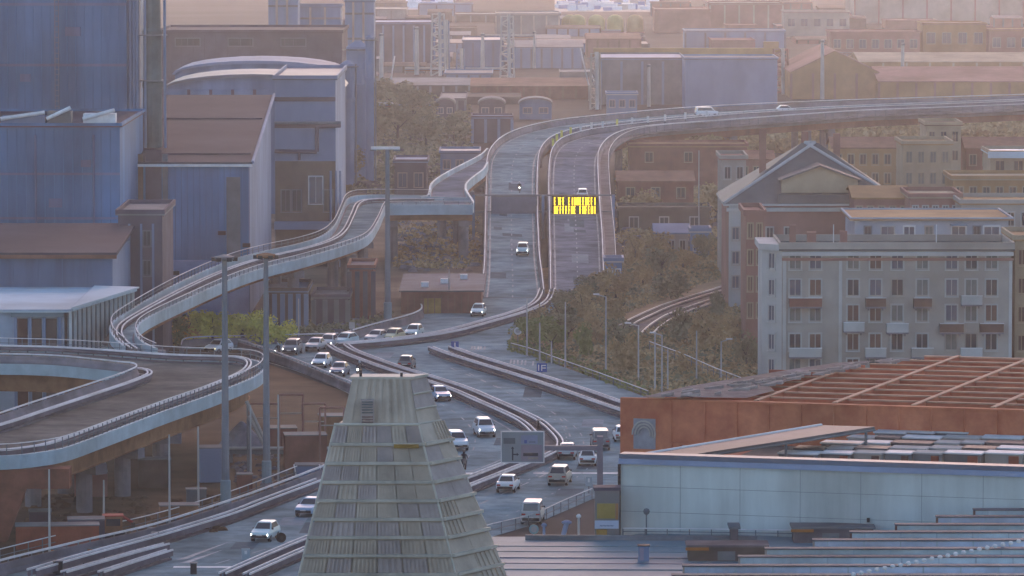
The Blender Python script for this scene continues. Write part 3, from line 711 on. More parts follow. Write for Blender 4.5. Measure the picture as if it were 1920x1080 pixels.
# towers at the top left of centre
for u0, u1, vt, Y, lab, m in ((505, 560, -10, 1300, 'pale blue-grey slab tower at the top edge, left of centre', LILAC), (562, 640, 14, 1350, 'lower blue-grey block beside the slab tower at the top edge', BLUEG), (648, 702, 4, 1280, 'pale grey tower block with a sloping conveyor, top edge', LILAC)):
    t, fr = shell('plant_tower', lab, 'factory', u0, u1, Y, zat(vt, Y), 14, m, ROOFB)
    h = zat(vt, Y)
    for z in (h - 3, h - 9, h - 15): part_box(t, fr, 'floor_band', SLATE, 0, fr.L, -.25, .01, z, z + .5)
    for x in (.25, .6): part_box(t, fr, 'riser', GREYW, fr.L * x, fr.L * x + .5, -.5, .01, 4, h)
for u, vt, r, Y, lab in ((672, 88, 2.2, 1010, 'pale grey upright silo with a flanged top, left of centre'), (652, 120, 1.3, 985, 'slim pale silo left of the flanged silo'), (694, 70, .8, 1000, 'thin pipe stack right of the flanged silo')):
    p = Vector((xat(u, Y), Y, 0)); h = zat(vt, Y); t = thing('silo', lab, 'silo', p); f_ = Fr(p, p + Vector((1, 0, 0)))
    MB(f_).lathe((0, 0, 0), [(r, 0), (r, h * .7), (r * 1.15, h * .7 + .05), (r * 1.15, h * .7 + .6), (r, h * .7 + .65), (r, h), (r * .3, h + r * .5)], 16).build('shell', LILAC, t)
    MB(f_).lathe((0, 0, h - .6), [(r, 0), (r + .8, 0), (r + .8, .2), (r, .2)], 14).build('gallery', SLATE, t)
    MB(f_).tube((r + .3, 0, 0), (r + .3, 0, h), .15).build('ladder_pipe', SLATE, t)

# ---- the far plain: halls, tanks, cranes
def far(name, label, u0, u1, vt, vb, wall, roof, kind='flat', rh=0, depth=40, cat='factory', bays=0, win=0, parapet=.4, group=None, z0=0):
    Y = base(vb); h = zat(vt, Y)
    t, fr = shell(name, label, cat, u0, u1, Y, h - rh, depth, wall, roof, roof_kind=kind, roof_h=rh, parapet=parapet, group=group)
    for i in range(bays + 1 if bays else 0): part_box(t, fr, 'wall_pier', roof, fr.L * i / bays - .3, fr.L * i / bays + .3, -.35, .01, 0, (h - rh) * .96)
    for i in range(win): window(t, fr, fr.L * (i + .5) / win, (h - rh) * .45, fr.L / win * .5, (h - rh) * .3, 'grey_b')
    return t, fr
far('far_hall', 'dark lilac hall under the first white glittering strip', 700, 815, 45, 118, LILACD, LILAC, bays=6)
far('far_hall', 'small blue hall between the two lattice towers', 868, 944, 78, 128, BLUEG, ROOFB, bays=4)
far('far_hall', 'long lilac hall right of the second lattice tower', 958, 1092, 80, 128, LILAC, SLATE, 'ridge', 1.5, bays=7)
far('far_hall', 'grey hall at the top edge above the lilac hall', 930, 1048, 28, 66, SLATE, GREYW, bays=5)
far('far_hall', 'long low olive-grey roofed shed left of the reddish shed', 735, 880, 152, 184, BROWNW, SLATE, 'ridge', 1.2, bays=6)
far('far_hall', 'long low reddish shed in front of the lilac hall', 884, 1104, 152, 186, BRICKM, ROOFT, 'ridge', 1.5, bays=9)
for u0, u1, lab, m, w in ((818, 852, 'leftmost of three small barrel-roofed sheds', SLATE, LILACD), (898, 946, 'middle one of three small barrel-roofed sheds', SLATE, LILACD), (974, 1034, 'blue-walled rightmost of three small barrel-roofed sheds', SLATE, BLUEG)):
    t, fr = far('barrel_shed', lab, u0, u1, 186, 224, w, m, 'vault', 1.2, 10, 'shed', parapet=0, win=2, group='small barrel-roofed sheds')
far('far_block', 'squat lilac block just beyond the motorway bend', 1138, 1194, 178, 218, LILAC, GREYL, depth=12, win=3)
far('far_hall', 'grey hall with dark columns behind the motorway bend', 1126, 1281, 112, 196, SLATE, LILAC, bays=4)
far('far_hall', 'big lilac-blue windowless hall right of centre', 1284, 1456, 112, 206, LILAC, SLATE, bays=0, depth=25)
far('far_hall', 'lilac-blue hall peeking over the orange gantry beam', 1284, 1470, 60, 92, LILAC, SLATE, depth=25, bays=5)
far('far_hall', 'hazy pink-grey hall under the second white strip, right', 1228, 1330, 20, 62, PINKW, PINKW, bays=4)
far('far_hall', 'low pink-grey hall left of the orange gantry beam', 1100, 1200, 66, 108, PINKW, ROOFT, 'ridge', 1.3, bays=5)
far('gabled_hall', 'tan hall with a pale peaked roof edge, upper right', 1482, 1645, 96, 186, TAN, PINKW, 'gable', 5.5, 60, bays=4)
far('far_hall', 'long low pink-roofed hall right of the peaked tan hall', 1646, 1960, 132, 190, TAN, PINKW, 'ridge', 3.0, 50, bays=9)
far('far_hall', 'long tan hall one row behind the pink-roofed hall', 1610, 1960, 104, 140, TAN, TANL, 'ridge', 2.0, 50, bays=8)
far('far_block', 'notched pink-grey block in the warm haze, upper right', 1556, 1722, 62, 112, PINKW, PINKW, depth=25, win=7)
far('far_block', 'taller brown block in the warm haze, upper right', 1728, 1846, 46, 110, TAN, PINKW, depth=25, win=4)
far('far_block', 'hazy pink block at the right margin, upper right', 1852, 1960, 58, 112, PINKW, TAN, depth=25, win=4)
far('far_block', 'faint grey block under the clock corner, top edge', 1470, 1590, 24, 70, GREYW, PINKW, depth=25, win=5)
far('far_hall', 'faint pink hall at the very top right', 1330, 1466, 8, 58, PINKW, GREYW, depth=30, bays=5)
far('far_block', 'faint hall along the top right edge', 1600, 1960, -30, 44, GREYW, PINKW, depth=60, bays=8)
# pale ridge caps of the peaked hall
for i, (u, lab) in enumerate(((1068, 'tank leftmost of the row, half hidden'), (1082, 'second tank, overlapping the first'), (1118, 'third tank'), (1153, 'fourth tank'), (1190, 'rightmost tank, slightly orange'))):
    Y = base(62) + (6 if i == 0 else 0); p = Vector((xat(u, Y), Y, 0)); s_ = FPX / Y; h = zat(27, Y)
    t = thing('storage_tank', 'yellow domed ' + lab, 'tank', p, 'yellow domed tanks'); f_ = Fr(p, p + Vector((1, 0, 0))); r = 15.5 / s_
    prof = [(r, 0), (r, h - r * .8)] + [(r * math.cos(a), h - r * .8 + r * .8 * math.sin(a)) for a in (.35, .7, 1.05, 1.35)]
    MB(f_).lathe((0, 0, 0), prof, 18).build('shell', TANKY if i < 4 else mat('tank_orange', (.48, .33, .15), .5, .15, .3), t, smooth=True)
    MB(f_).lathe((0, 0, .0), [(r + .05, 0), (r + .4, 0), (r + .4, .5), (r + .05, .5)], 18).build('base_ring', PINKW, t)
part = MB().box(xat(1104, 2000), xat(1162, 2000), 1990, 1996, 0, 1.4)
t = thing('tank_wall', 'pale pink containment wall in front of the yellow tanks', 'wall', (xat(1104, 2000), 1990, 0)); part.build('wall', mat('pink_wall', (.5, .33, .3), .8, .1), t)
MB().box(xat(1104, 2000) - .2, xat(1162, 2000) + .2, 1989.7, 1996.3, 1.4, 1.6).build('coping', GREYL, t)
# white and blue parked containers glittering at the top edge
rg = random.Random(3); CT = {}
for cols, u0, u1, v0, v1, n in (('far strip', 1050, 1226, 2, 20, 66), ('left strip', 768, 842, 1, 15, 26)):
    for i in range(n):
        u = rg.uniform(u0, u1); v = rg.uniform(v0, v1); p = G(u, v, 0); w = rg.uniform(2.4, 6); h = rg.uniform(1.4, 2.8)
        k = rg.choice((0, 0, 0, 0, 1, 2)); key = (round(w), k, round(h))
        if key not in CT:
            b = MB(); b.box(-key[0] / 2, key[0] / 2, -1.2, 1.2, 0, h)
            for j in range(5): b.box(-key[0] / 2 + .2 + j * (key[0] - .4) / 5, -key[0] / 2 + .2 + j * (key[0] - .4) / 5 + .12, -1.27, -1.2, .1, h - .1)
            CT[key] = b.mesh('container', (mat('container_white', (.88, .92, .97), .4, .05), mat('container_blue', (.2, .3, .55), .5, .1), GREYL)[k])
        o = link(bpy.data.objects.new('container', CT[key])); o.location = p
        tag(o, ('white or pale blue container in the glittering yard at the top edge, right of centre' if n == 66 else 'pale container in the small glittering yard at the top edge, left of centre'), 'container', 'containers in the yard at the top edge' if n == 66 else 'containers in the small yard at the top edge')
struct(fill([G(*p) for p in ((760, 0), (850, 0), (850, 18), (760, 18))], .03, 'container_yard', LILAC)); struct(fill([G(*p) for p in ((1040, 0), (1235, 0), (1235, 22), (1040, 22))], .03, 'container_yard', ROOFL))
# lattice towers
def lattice(name, label, u, vt, vb, w, m, cat='tower', seg=9, pipes=True):
    Y = base(vb); h = zat(vt, Y); p = Vector((xat(u, Y), Y, 0)); t = thing(name, label, cat, p); f_ = Fr(p, p + Vector((1, 0, 0)))
    for sx in (-1, 1):
        for sy in (-1, 1): MB(f_).tube((sx * w / 2, sy * w / 2, 0), (sx * w / 2 * .8, sy * w / 2 * .8, h), .28, k=6).build('leg', m, t)
    b = MB(f_)
    for i in range(seg):
        z0, z1 = h * i / seg, h * (i + 1) / seg; s0 = 1 - .2 * i / seg; s1 = 1 - .2 * (i + 1) / seg; sg = 1 if i % 2 else -1
        for sy in (-1, 1): b.tube((sg * w / 2 * s0, sy * w / 2 * s0, z0), (-sg * w / 2 * s1, sy * w / 2 * s1, z1), .18, k=5)
        b.box(-w / 2 * s1, w / 2 * s1, -w / 2 * s1, w / 2 * s1, z1 - .15, z1)
    b.build('bracing', m, t, kind='stuff')
    if pipes: MB(f_).tube((w * .15, -w * .6, 0), (w * .1, -w * .55, h * 1.03), .5).build('riser_pipe', GREYL, t)
    return t
lattice('lattice_tower', 'pale lattice tower with twin legs at the top, left of centre', 822, 26, 142, 4.2, GREYL)
lattice('lattice_tower', 'slimmer lattice mast close right of the twin-legged tower', 836, 40, 140, 2.2, LILAC)
lattice('lattice_tower', 'pale lattice tower with a crooked top in front of the lilac hall', 951, 30, 156, 4.0, GREYL)
lattice('lattice_tower', 'short leaning lattice stub beside the small blue hall', 864, 92, 142, 2.5, LILAC)
lattice('lattice_tower', 'crane tower with a white boom by the motorway bend', 1116, 100, 205, 2.6, GREYW, 'crane')
for a, c, lab in (((1088, 90), (1104, 160), 'bright white slanting crane boom above the reddish shed'), ((1106, 130), (1122, 175), 'shorter white boom right of the bright slanting boom'), ((740, 105), (733, 150), 'thin white boom at left above the olive shed')):
    Y = 1380; A = D(*a, Y); B = D(*c, Y); t = thing('crane_boom', lab, 'crane', (B.x, B.y, 0)); MB().tube(A, B, .22, k=6).build('boom', WHITE, t); MB().tube(B, (B.x + .3, B.y, 0), .3, .45, k=6).build('mast', GREYW, t)
# gantry crane
Y = 1560.0; t = thing('gantry_crane', 'long orange-tan gantry crane beam spanning in front of the lilac hall', 'crane', (xat(1112, Y), Y, 0))
GC = mat('crane_orange', (.36, .22, .085), .7, .2, .2)
MB().box(xat(1112, Y), xat(1460, Y), Y - 1.5, Y + 1.5, zat(106, Y), zat(90, Y)).build('beam', GC, t)
for u in (1120, 1285, 1450):
    MB().tube((xat(u - 6, Y), Y, 0), (xat(u, Y), Y, zat(105, Y)), .5, k=6).build('leg', GC, t); MB().tube((xat(u + 10, Y), Y, 0), (xat(u + 3, Y), Y, zat(105, Y)), .5, k=6).build('leg', GC, t)
MB().box(xat(1430, Y), xat(1458, Y), Y - 2, Y + 2, zat(90, Y), zat(78, Y)).build('trolley', TAN, t)
MB().box(xat(1455, Y), xat(1474, Y), Y - 3, Y + 1, zat(140, Y), zat(108, Y)).build('cab', PINKW, t)
lattice('lattice_tower', 'pinkish lattice leg standing at the right end of the gantry beam', 1462, 92, 176, 4.5, PINKW)
# sheds under the bridge, centre left
Ys = base(588); t, fr = shell('low_shed', 'low shed with a lilac-blue flat roof and red-brown front under the bridge', 'shed', 752, 903, Ys, zat(547, Ys), 30, BRICKM, mat('shed_roof', (.09, .105, .14), .8, .2, .3, dirt=.35), parapet=0)
for i in range(1, 12): part_box(t, fr, 'wall_rib', ROOFT, fr.L * i / 12 - .06, fr.L * i / 12 + .06, -.12, .01, .05, 2.5)
part_box(t, fr, 'door', OCHRE, 3, 5.2, -.1, .01, .02, 2.0)
for x, y in ((2.5, 6), (5, 12), (7.5, 20)): part_box(t, fr, 'roof_vent', GALV, x, x + 1, y, y + 1, zat(547, Ys) + .18, zat(547, Ys) + .8)
far('brown_shed', 'brown open-fronted shed under the curving ramp', 500, 574, 548, 618, BROWNW, LILAC, depth=15, cat='shed', bays=5)
far('brown_shed', 'narrow dark shed behind the tall lamp mast under the ramp', 588, 652, 560, 612, LILACD, SLATE, depth=12, cat='shed', bays=3)
far('brown_shed', 'red-brown tank house under the ramp bend', 655, 700, 505, 600, BRICKM, LILACD, depth=12, cat='shed', bays=3)
far('brown_block', 'dull purple block behind the ramp at left of the tall mast', 520, 600, 392, 470, LILACD, LILAC, depth=15, cat='building', win=3)
far('brown_block', 'lilac plant block behind the mast with T-shaped top', 740, 800, 305, 385, LILACD, LILAC, depth=15, cat='building', win=2)
far('brown_block', 'small pale box building above the link ramp', 826, 898, 288, 338, LILAC, ROOFB, depth=15, cat='building', win=3)
far('brown_block', 'lilac frame building left of the motorway bend', 886, 960, 222, 268, LILACD, LILAC, depth=12, cat='building', bays=3)

# white-roofed pavilion in front of the annexe
Yw = 560.0; A = G(-60, 640, 0)
t, fr = shell('white_pavilion', 'white flat-roofed pavilion with slatted side, left margin', 'building', -120, 120, 566, zat(585, 566), 30, mat('pavilion_wall', (.34, .42, .52), .7, .12), mat('pavilion_roof', (.5, .58, .62), .7, .1, .2, dirt=.3), skew=0, parapet=.15, over=.8)
W = fr.L; hw = zat(585, 566)
for x0, x1, m in ((W - 5.1, W - 3.9, SHUT), (W - 3.5, W - 2.4, BROWNW), (W - 2.0, W - .8, BROWNW)): part_box(t, fr, 'opening', m, x0, x1, -.1, .01, .3, hw - .7)
for x in (W - 5.3, W - 3.75, W - 2.25, W - .6): part_box(t, fr, 'pillar', LILAC, x, x + .3, -.5, -.1, 0, hw)
part_box(t, fr, 'lintel', ROOFL, W - 5.6, W, -.7, -.5, hw - .5, hw - .05)
b0 = MB(fr); b0.hexa([(W + .3, .2, 0), (W + .5, .2, 0), (W + 5.2, 28, 0), (W + 5, 28, 0), (W + .3, .2, hw), (W + .5, .2, hw), (W + 5.2, 28, hw + .3), (W + 5, 28, hw + .3)]); b0.build('side_wall', mat('teal_grey_wall', (.17, .2, .215), .7, .15), t)
for i in range(15):
    f = i / 14; x = W + .55 + 4.7 * f; y = .2 + 27.8 * f
    part_box(t, fr, 'slat', mat('pavilion_slat', (.5, .56, .58), .7, .1), x, x + .28, y - .6, y - .3, .1, hw + .1)
for zz_ in (hw * .5, hw + .1):
    MB(fr).hexa([(W + .5, -.3, zz_), (W + 1.0, -.3, zz_), (W + 5.8, 28, zz_), (W + 5.3, 28, zz_), (W + .5, -.3, zz_ + .25), (W + 1.0, -.3, zz_ + .25), (W + 5.8, 28, zz_ + .25), (W + 5.3, 28, zz_ + .25)]).build('ledge', FASC, t)
MB(fr).plan([(W + .81, -.8), (W + 6, 28.8), (W + .81, 30.8)], hw + .36, hw + .52).build('side_roof', mat('pavilion_roof', (.5, .58, .62)), t)
# ---- more of the far plain: low works buildings, pipe racks and tree belts that fill it up to the top edge
rf = random.Random(17)
LAND = ((660, 'above the silos'), (760, 'above the olive shed'), (880, 'near the twin-legged tower'), (1000, 'above the reddish shed'), (1130, 'left of the gantry beam'), (1300, 'behind the gantry beam'), (1480, 'above the lilac-blue hall'), (1650, 'above the peaked tan hall'), (2000, 'towards the right margin'))
ROWS = ((70, 'far back'), (130, 'in the middle distance'), (260, 'close behind the motorway bend'))
CM_ = ((LILACD, 'dark'), (SLATE, 'grey'), (BROWNW, 'brown'), (LILAC, 'lilac'), (PINKW, 'pinkish'), (BLUEG, 'blue-grey'))
seen = {}
for v in (30, 42, 54, 68, 82, 98, 116, 136, 160, 196, 210):
    u = 645 + rf.uniform(0, 40)
    while u < 1900:
        w = rf.uniform(40, 110); hpx = rf.uniform(10, 24)
        skip = (v < 26) or (1030 < u + w / 2 < 1240 and v < 64) or (v > 145 and u > 1100) or (v > 180 and (u + w > 1000 or u < 760)) or (v > 125 and 800 < u < 1060 and v < 150)
        if not skip and rf.random() < .74:
            pool = CM_[:4] if u < 1150 else (CM_[1], CM_[2], CM_[4], CM_[4])
            m, nm = rf.choice(pool); kind = rf.choice(('flat', 'ridge', 'flat')); land = [l for x, l in LAND if u < x][0] if u < 2000 else LAND[-1][1]; row = [l for x, l in ROWS if v < x][0]
            if v > 145: land = 'by the barrel-roofed sheds'
            lab = f"small {nm} {'ridge-roofed' if kind == 'ridge' else 'flat-roofed'} shed {land}, {row}"
            seen[lab] = seen.get(lab, 0) + 1
            if seen[lab] > 1: lab = ('second ', 'third ', 'fourth ', 'fifth ', 'sixth ')[seen[lab] - 2] + lab
            far('works_shed', lab, u, u + w, v - hpx, v, m, rf.choice((LILACD, SLATE, ROOFG, BROWNW) if u < 1150 else (PINKW, SLATE, BROWNW)), kind, .8 if kind == 'ridge' else 0, rf.uniform(14, 40), 'shed', bays=rf.choice((3, 4, 5)), win=0, parapet=.3, group='small sheds of the far plain')
        u += w + rf.uniform(4, 50)
# pipe racks
for i, (u0, u1, vb, vt, lab) in enumerate(((650, 800, 176, 160, 'long low pipe rack left of the olive shed'), (760, 940, 140, 128, 'pipe rack in front of the two lattice towers'), (640, 810, 208, 194, 'pipe rack across the dark far scrub'), (1050, 1130, 146, 134, 'short pipe rack under the white crane boom'), (700, 830, 58, 48, 'pipe rack under the small container yard'), (905, 1050, 74, 66, 'pipe rack left of the yellow tanks'))):
    Y = base(vb); h = zat(vt, Y); x0, x1 = xat(u0, Y), xat(u1, Y); t = thing('pipe_rack', lab, 'pipe rack', (x0, Y, 0), 'pipe racks of the far plain')
    for k in range(3): MB().tube((x0, Y + k, h - .3 * k), (x1, Y + k, h - .3 * k), .3, k=6).build('pipe', (GREYL, LILAC, RUSTB)[k], t)
    n = int((x1 - x0) / 5)
    for k in range(n + 1): x = x0 + (x1 - x0) * k / n; MB().box(x - .15, x + .15, Y - .3, Y + 2.3, 0, h - .95).build('stand', SLATE, t)
# slim stacks
for u, vb, vt, r, lab in ((716, 150, 62, .7, 'thin grey stack above the olive shed'), (782, 140, 50, .8, 'thin stack left of the twin-legged tower'), (905, 135, 62, .7, 'thin stack between the lattice towers'), (1002, 128, 58, .5, 'thin white-tipped stack in front of the long lilac hall'), (1216, 200, 120, .5, 'thin pole-like stack before the dark-columned hall'), (1540, 186, 74, .6, 'thin stack beside the peaked tan hall'), (1690, 150, 80, .6, 'thin stack in the warm haze')):
    Y = base(vb); h = zat(vt, Y); p = Vector((xat(u, Y), Y, 0)); t = thing('chimney_stack', lab, 'chimney', p, 'thin stacks of the far plain'); f_ = Fr(p, p + Vector((1, 0, 0)))
    MB(f_).tube((0, 0, 0), (0, 0, h), r, r * .7, k=10).build('shaft', GREYL, t); MB(f_).lathe((0, 0, h - .8), [(r * .75, 0), (r * 1.1, .1), (r * 1.1, .5), (r * .7, .6)], 10).build('rim_ring', SLATE, t)
# ================================================================ RIGHT: apartment house and its neighbours
Ya = 590.0
zA = lambda v: zat(v, Ya)
HT = zA(470)
t, fr = shell('apartment_house', 'grey five-storey apartment house with rows of balconies, right', 'apartment house', 1466, 1896, Ya, HT, 13, GREYW, mat('tar_roof', (.08, .08, .085), .9, .2, .5), parapet=.75, over=.35)
W = fr.L; px = lambda u: (u - 1466) * Ya / FPX
c = MB(fr); c.plan([(-.01, .0), (-.01, 12), (-2.1, 12), (-2.1, 1.6)], 0, HT - .02); c.build('corner_wall', GREYL, t)
ang = math.atan2(-1.6, 2.1)
MB(fr).plan([(-.3, -.32), (-.3, 12), (-2.5, 12), (-2.5, 1.45)], HT, HT + .7).build('corner_cornice', GREYL, t)
for z0, z1, d_ in ((HT - .55, HT - .1, .5), (HT - 1.1, HT - .8, .28)): part_box(t, fr, 'cornice', GREYL if d_ > .3 else PINKW, -.02, W + .2, -d_, -.02, z0, z1)
for u in (1468, 1573, 1893): part_box(t, fr, 'pilaster', GREYL, px(u), px(u) + .35, -.16, -.01, 0, HT - 1.12)
cols = (1491, 1529, 1600, 1642, 1683, 1730, 1785, 1822, 1860); rows = (503, 553, 601, 655, 702)
sty = ('pale_r', 'pale_g', 'pale_b', 'pale_s', 'grey_r', 'pale_b', 'grey_g', 'pale_r')
rr = random.Random(11)
for r, v in enumerate(rows):
    for k, u in enumerate(cols):
        s_ = rr.choice(sty)
        if (r, k) in ((1, 1), (3, 2), (3, 3), (3, 1)): s_ = 'pale_s'
        if (r, k) in ((1, 2), (1, 8), (3, 0), (3, 5)): s_ = 'pale_g'
        if (r, k) in ((1, 3), (0, 1), (0, 4), (1, 0), (1, 6)): s_ = 'pale_b'
        window(t, fr, px(u), zA(v), 1.2, 1.7, s_)
for v in rows: window(t, fr, -1.05, zA(v), .7, 1.6, 'pale_b', .78, ang)
def balcony(t, fr, x, z, w, m):
    b = MB(fr).box(x - w / 2, x + w / 2, -1.15, -.01, z - .18, z).build('balcony_slab', CONC, t)
    q = MB(fr); q.box(x - w / 2, x + w / 2, -1.13, -1.08, z + .01, z + .95).box(x - w / 2, x - w / 2 + .05, -1.08, -.01, z + .01, z + .95).box(x + w / 2 - .05, x + w / 2, -1.08, -.01, z + .01, z + .95)
    q.build('balcony_front', m, b)
    MB(fr).box(x - w / 2 - .04, x + w / 2 + .04, -1.17, -1.04, z + .96, z + 1.04).build('handrail', GALV, b)
    for s_ in (-.35, .35): MB(fr).box(x + s_ * w - .08, x + s_ * w + .08, -.7, -.01, z - .45, z - .19).build('bracket', CONC, b)
for u, v, w, m in ((1510, 574, 3.6, BRICKM), (1642, 574, 2.2, SHUT), (1730, 574, 2.0, SHUT), (1822, 570, 2.3, GREYL), (1601, 620, 2.3, GREYL), (1683, 622, 2.4, GREYL), (1785, 622, 2.6, SHUT), (1860, 622, 2.6, SHUT),
                   (1510, 668, 3.6, GREYL), (1642, 668, 2.3, GREYL), (1730, 668, 2.4, GREYW), (1822, 668, 2.4, GREYL)):
    balcony(t, fr, px(u), zA(v), w, m)
for x, y, w, h in ((3, 4, 1, 1.6), (7, 9, .8, 1.4), (1.2, 7, .7, 2.2)): part_box(t, fr, 'chimney', PINKW, x, x + w, y, y + w, HT + .18, HT + .18 + h)
for x in (6, 17.5): pipe(t, fr, [(x, 5, HT + .1), (x, 5, HT + 2.6)], .05, GALV, 'antenna'); 
# penthouse block behind
Yb = 645.0; hp2 = zat(413, Yb)
t, fr = shell('penthouse_block', 'pale lilac-white penthouse block rising just behind the apartment house roof', 'building', 1602, 1890, Yb, hp2, 18, mat('penthouse_white', (.38, .40, .46), .8, .1, .3), TAN, parapet=.2, over=.6)
for x, w, s_ in ((1.6, .7, 'dark_g'), (4.0, 1.5, 'pale_b'), (6.6, 1.2, 'white_b'), (9.0, .8, 'grey_r'), (12.6, 1.6, 'white_b'), (14.8, .7, 'dark_g'), (16.6, 1.8, 'white_b')): window(t, fr, x, hp2 - 2.1, w, 1.3, s_)
for x in (9.6, 10.6, 11.2): 
    p = fr.P(x, -.6, hp2 - 2.6) - wloc(t)
    b = MB(); b.lathe((0, 0, 0), [(.25, 0), (.35, .4), (.15, .45)], 8); o = inst('planter', b.mesh('planter', RUSTB), t, p)
part_box(t, fr, 'awning', mat('awning_blue', (.2, .3, .4), .8, .1), 11.6, 13.6, -1.4, -.01, hp2 - .6, hp2 - .45)
# gabled grey-roofed house
Yg = 700.0; he = zat(382, Yg)
t, fr = shell('hip_roofed_house', 'old house with a broad grey hipped roof edged in white, right of centre', 'house', 1366, 1688, Yg, he, 24, PINKW, ROOFG, roof_kind='hip', roof_h=zat(268, 712) - he, over=.7)
W = fr.L
part_box(t, fr, 'corner_pilaster', GREYL, .0, 2.0, -.3, -.01, 0, he - .26)
for z in (3, 6.2, 9.4):
    for x in (.9, 3.2, 5.4, 7.8): window(t, fr, x, z, .8, 1.5, 'pale_g' if x > 2 else 'grey_b', -.31 if x < 2 else 0)
part_box(t, fr, 'cornice', GREYL, -.3, W + .3, -.55, -.02, he - 1.0, he - .5)
for a, c_ in (((-.7, -.7, he + .1), (12, 12, zat(268, 712) + .1)), ((W + .7, -.7, he + .1), (W - 12, 12, zat(268, 712) + .1)), ((12, 12, zat(268, 712) + .1), (W - 12, 12, zat(268, 712) + .1))):
    MB(fr).tube(a, c_, .22, k=6).build('ridge_cap', mat('ridge_white', (.5, .5, .5), .7, .1), t)
d_ = MB(fr); d_.prism([(7, he + 1.4), (17, he + 1.4), (17, he + 3.0), (12, he + 4.8), (7, he + 3.0)], .8, 8); d_.build('front_gable', TANL, t)
for s_ in (0, 1):
    e = 6.6 if s_ == 0 else 17.4; MB(fr).prism([(e, he + 2.9), (12, he + 4.85), (12, he + 5.1), (e, he + 3.15)], .3, 9).build('gable_roof', ROOFG, t)
part_box(t, fr, 'terrace', ROOFG, 6.5, 18, -.7, .78, he + .05, he + 1.2)
for x, y, hh in ((10.2, 12, 1.5), (14.5, 13, 1.2), (4.4, 9, 2)): part_box(t, fr, 'chimney', PINKW, x, x + .9, y, y + .9, he + 2, zat(268, 712) + hh)
# tan blocks farther right
def block(label, u0, u1, Y, vt, wall, roof, wn, wr, style, kind='flat', rh=0, name='town_house', dep=14, cat='house'):
    h = zat(vt, Y) - rh; t, fr = shell(name, label, cat, u0, u1, Y, h, dep, wall, roof, roof_kind=kind, roof_h=rh)
    for r in range(wr):
        for k in range(wn): window(t, fr, fr.L * (k + .5) / wn, h - 2.6 - r * 3.2, min(1.3, fr.L / wn * .45), 1.6, style)
    return t, fr
block('pale tan house with shuttered windows between hipped house and right margin', 1692, 1782, 800, 272, TANL, TAN, 4, 3, 'tan_r')
t, fr = block('tan house with a bright pale-blue roof edge at the right margin', 1786, 1960, 760, 338, TAN, TANL, 7, 3, 'tan_g')
t2, fr2 = block('narrow house with a gleaming pale roof edge, right margin', 1856, 1960, 830, 290, TANL, mat('gleaming_roof', (.6, .72, .8), .35, .05), 3, 1, 'tan_g', name='roof_house')
MB(fr2).box(-.5, fr2.L, -.8, -.55, zat(296, 830), zat(284, 830)).build('roof_edge', mat('gleaming_roof', (.6, .72, .8)), t2)
block('low brown house with antennas in front of the tan houses', 1600, 1704, 690, 356, PINKW, TAN, 5, 2, 'tan_g', 'ridge', 1.2)
block('pink-grey house with a flat terrace beside the brown house', 1706, 1800, 680, 372, PINKW, TANL, 5, 2, 'pale_g')
block('greyish house with terrace at the right margin above the apartment house', 1802, 1960, 670, 384, GREYW, TAN, 6, 2, 'pale_g')
block('tan house squeezed against the right end of the apartment house', 1903, 1980, 594, 452, TANL, TAN, 3, 4, 'tan_s')
block('reddish tower house under the viaduct, far right', 1735, 1800, 900, 236, TANL, ROOFT, 3, 2, 'tan_g')
block('long terracotta-roofed house just below the viaduct, right', 1560, 1720, 900, 262, TAN, ROOFT, 7, 2, 'tan_g', 'ridge', 1.5)
block('terracotta-roofed house below the viaduct at the right margin', 1810, 1960, 905, 262, BRICKM, ROOFT, 6, 2, 'tan_g', 'ridge', 1.6)
block('grey house half hidden left of the hipped roof', 1352, 1398, 760, 300, GREYW, PINKW, 2, 3, 'pale_g')
block('pink house with chimneys left of the grey half hidden house', 1385, 1450, 800, 288, PINKW, ROOFT, 3, 3, 'tan_g', 'ridge', 1)
block('pinkish side wing between hipped house and apartment house', 1398, 1432, 640, 404, PINKW, PINKW, 2, 4, 'tan_s')
block('low red-brown house on the slope beside the motorway', 1158, 1300, 905, 326, BRICKM, ROOFT, 3, 1, 'tan_g', 'ridge', 1.4)
block('long red-brown shed under the viaduct bend', 1180, 1400, 985, 276, BRICKM, TAN, 3, 1, 'tan_g', name='brick_shed', cat='shed')
block('small lilac hut with two pale panes beside the right motorway barrier', 1136, 1166, 735, 492, LILAC, GREYL, 2, 1, 'white_b', name='site_hut', dep=5, cat='hut')
block('small lilac-roofed hut on the scrub slope', 1228, 1290, 812, 424, GREYW, LILAC, 3, 1, 'pale_g', 'ridge', 1.2, name='garden_hut', dep=8, cat='hut')
block('pale pointed hut right of the lilac-roofed hut', 1296, 1330, 800, 436, LILAC, GREYL, 2, 1, 'pale_b', name='garden_hut', dep=6, cat='hut')
block('long grey shed at the foot of the slope right of the motorway', 1160, 1330, 860, 396, BROWNW, BROWNW, 3, 1, 'pale_g', name='long_shed', dep=12, cat='shed')

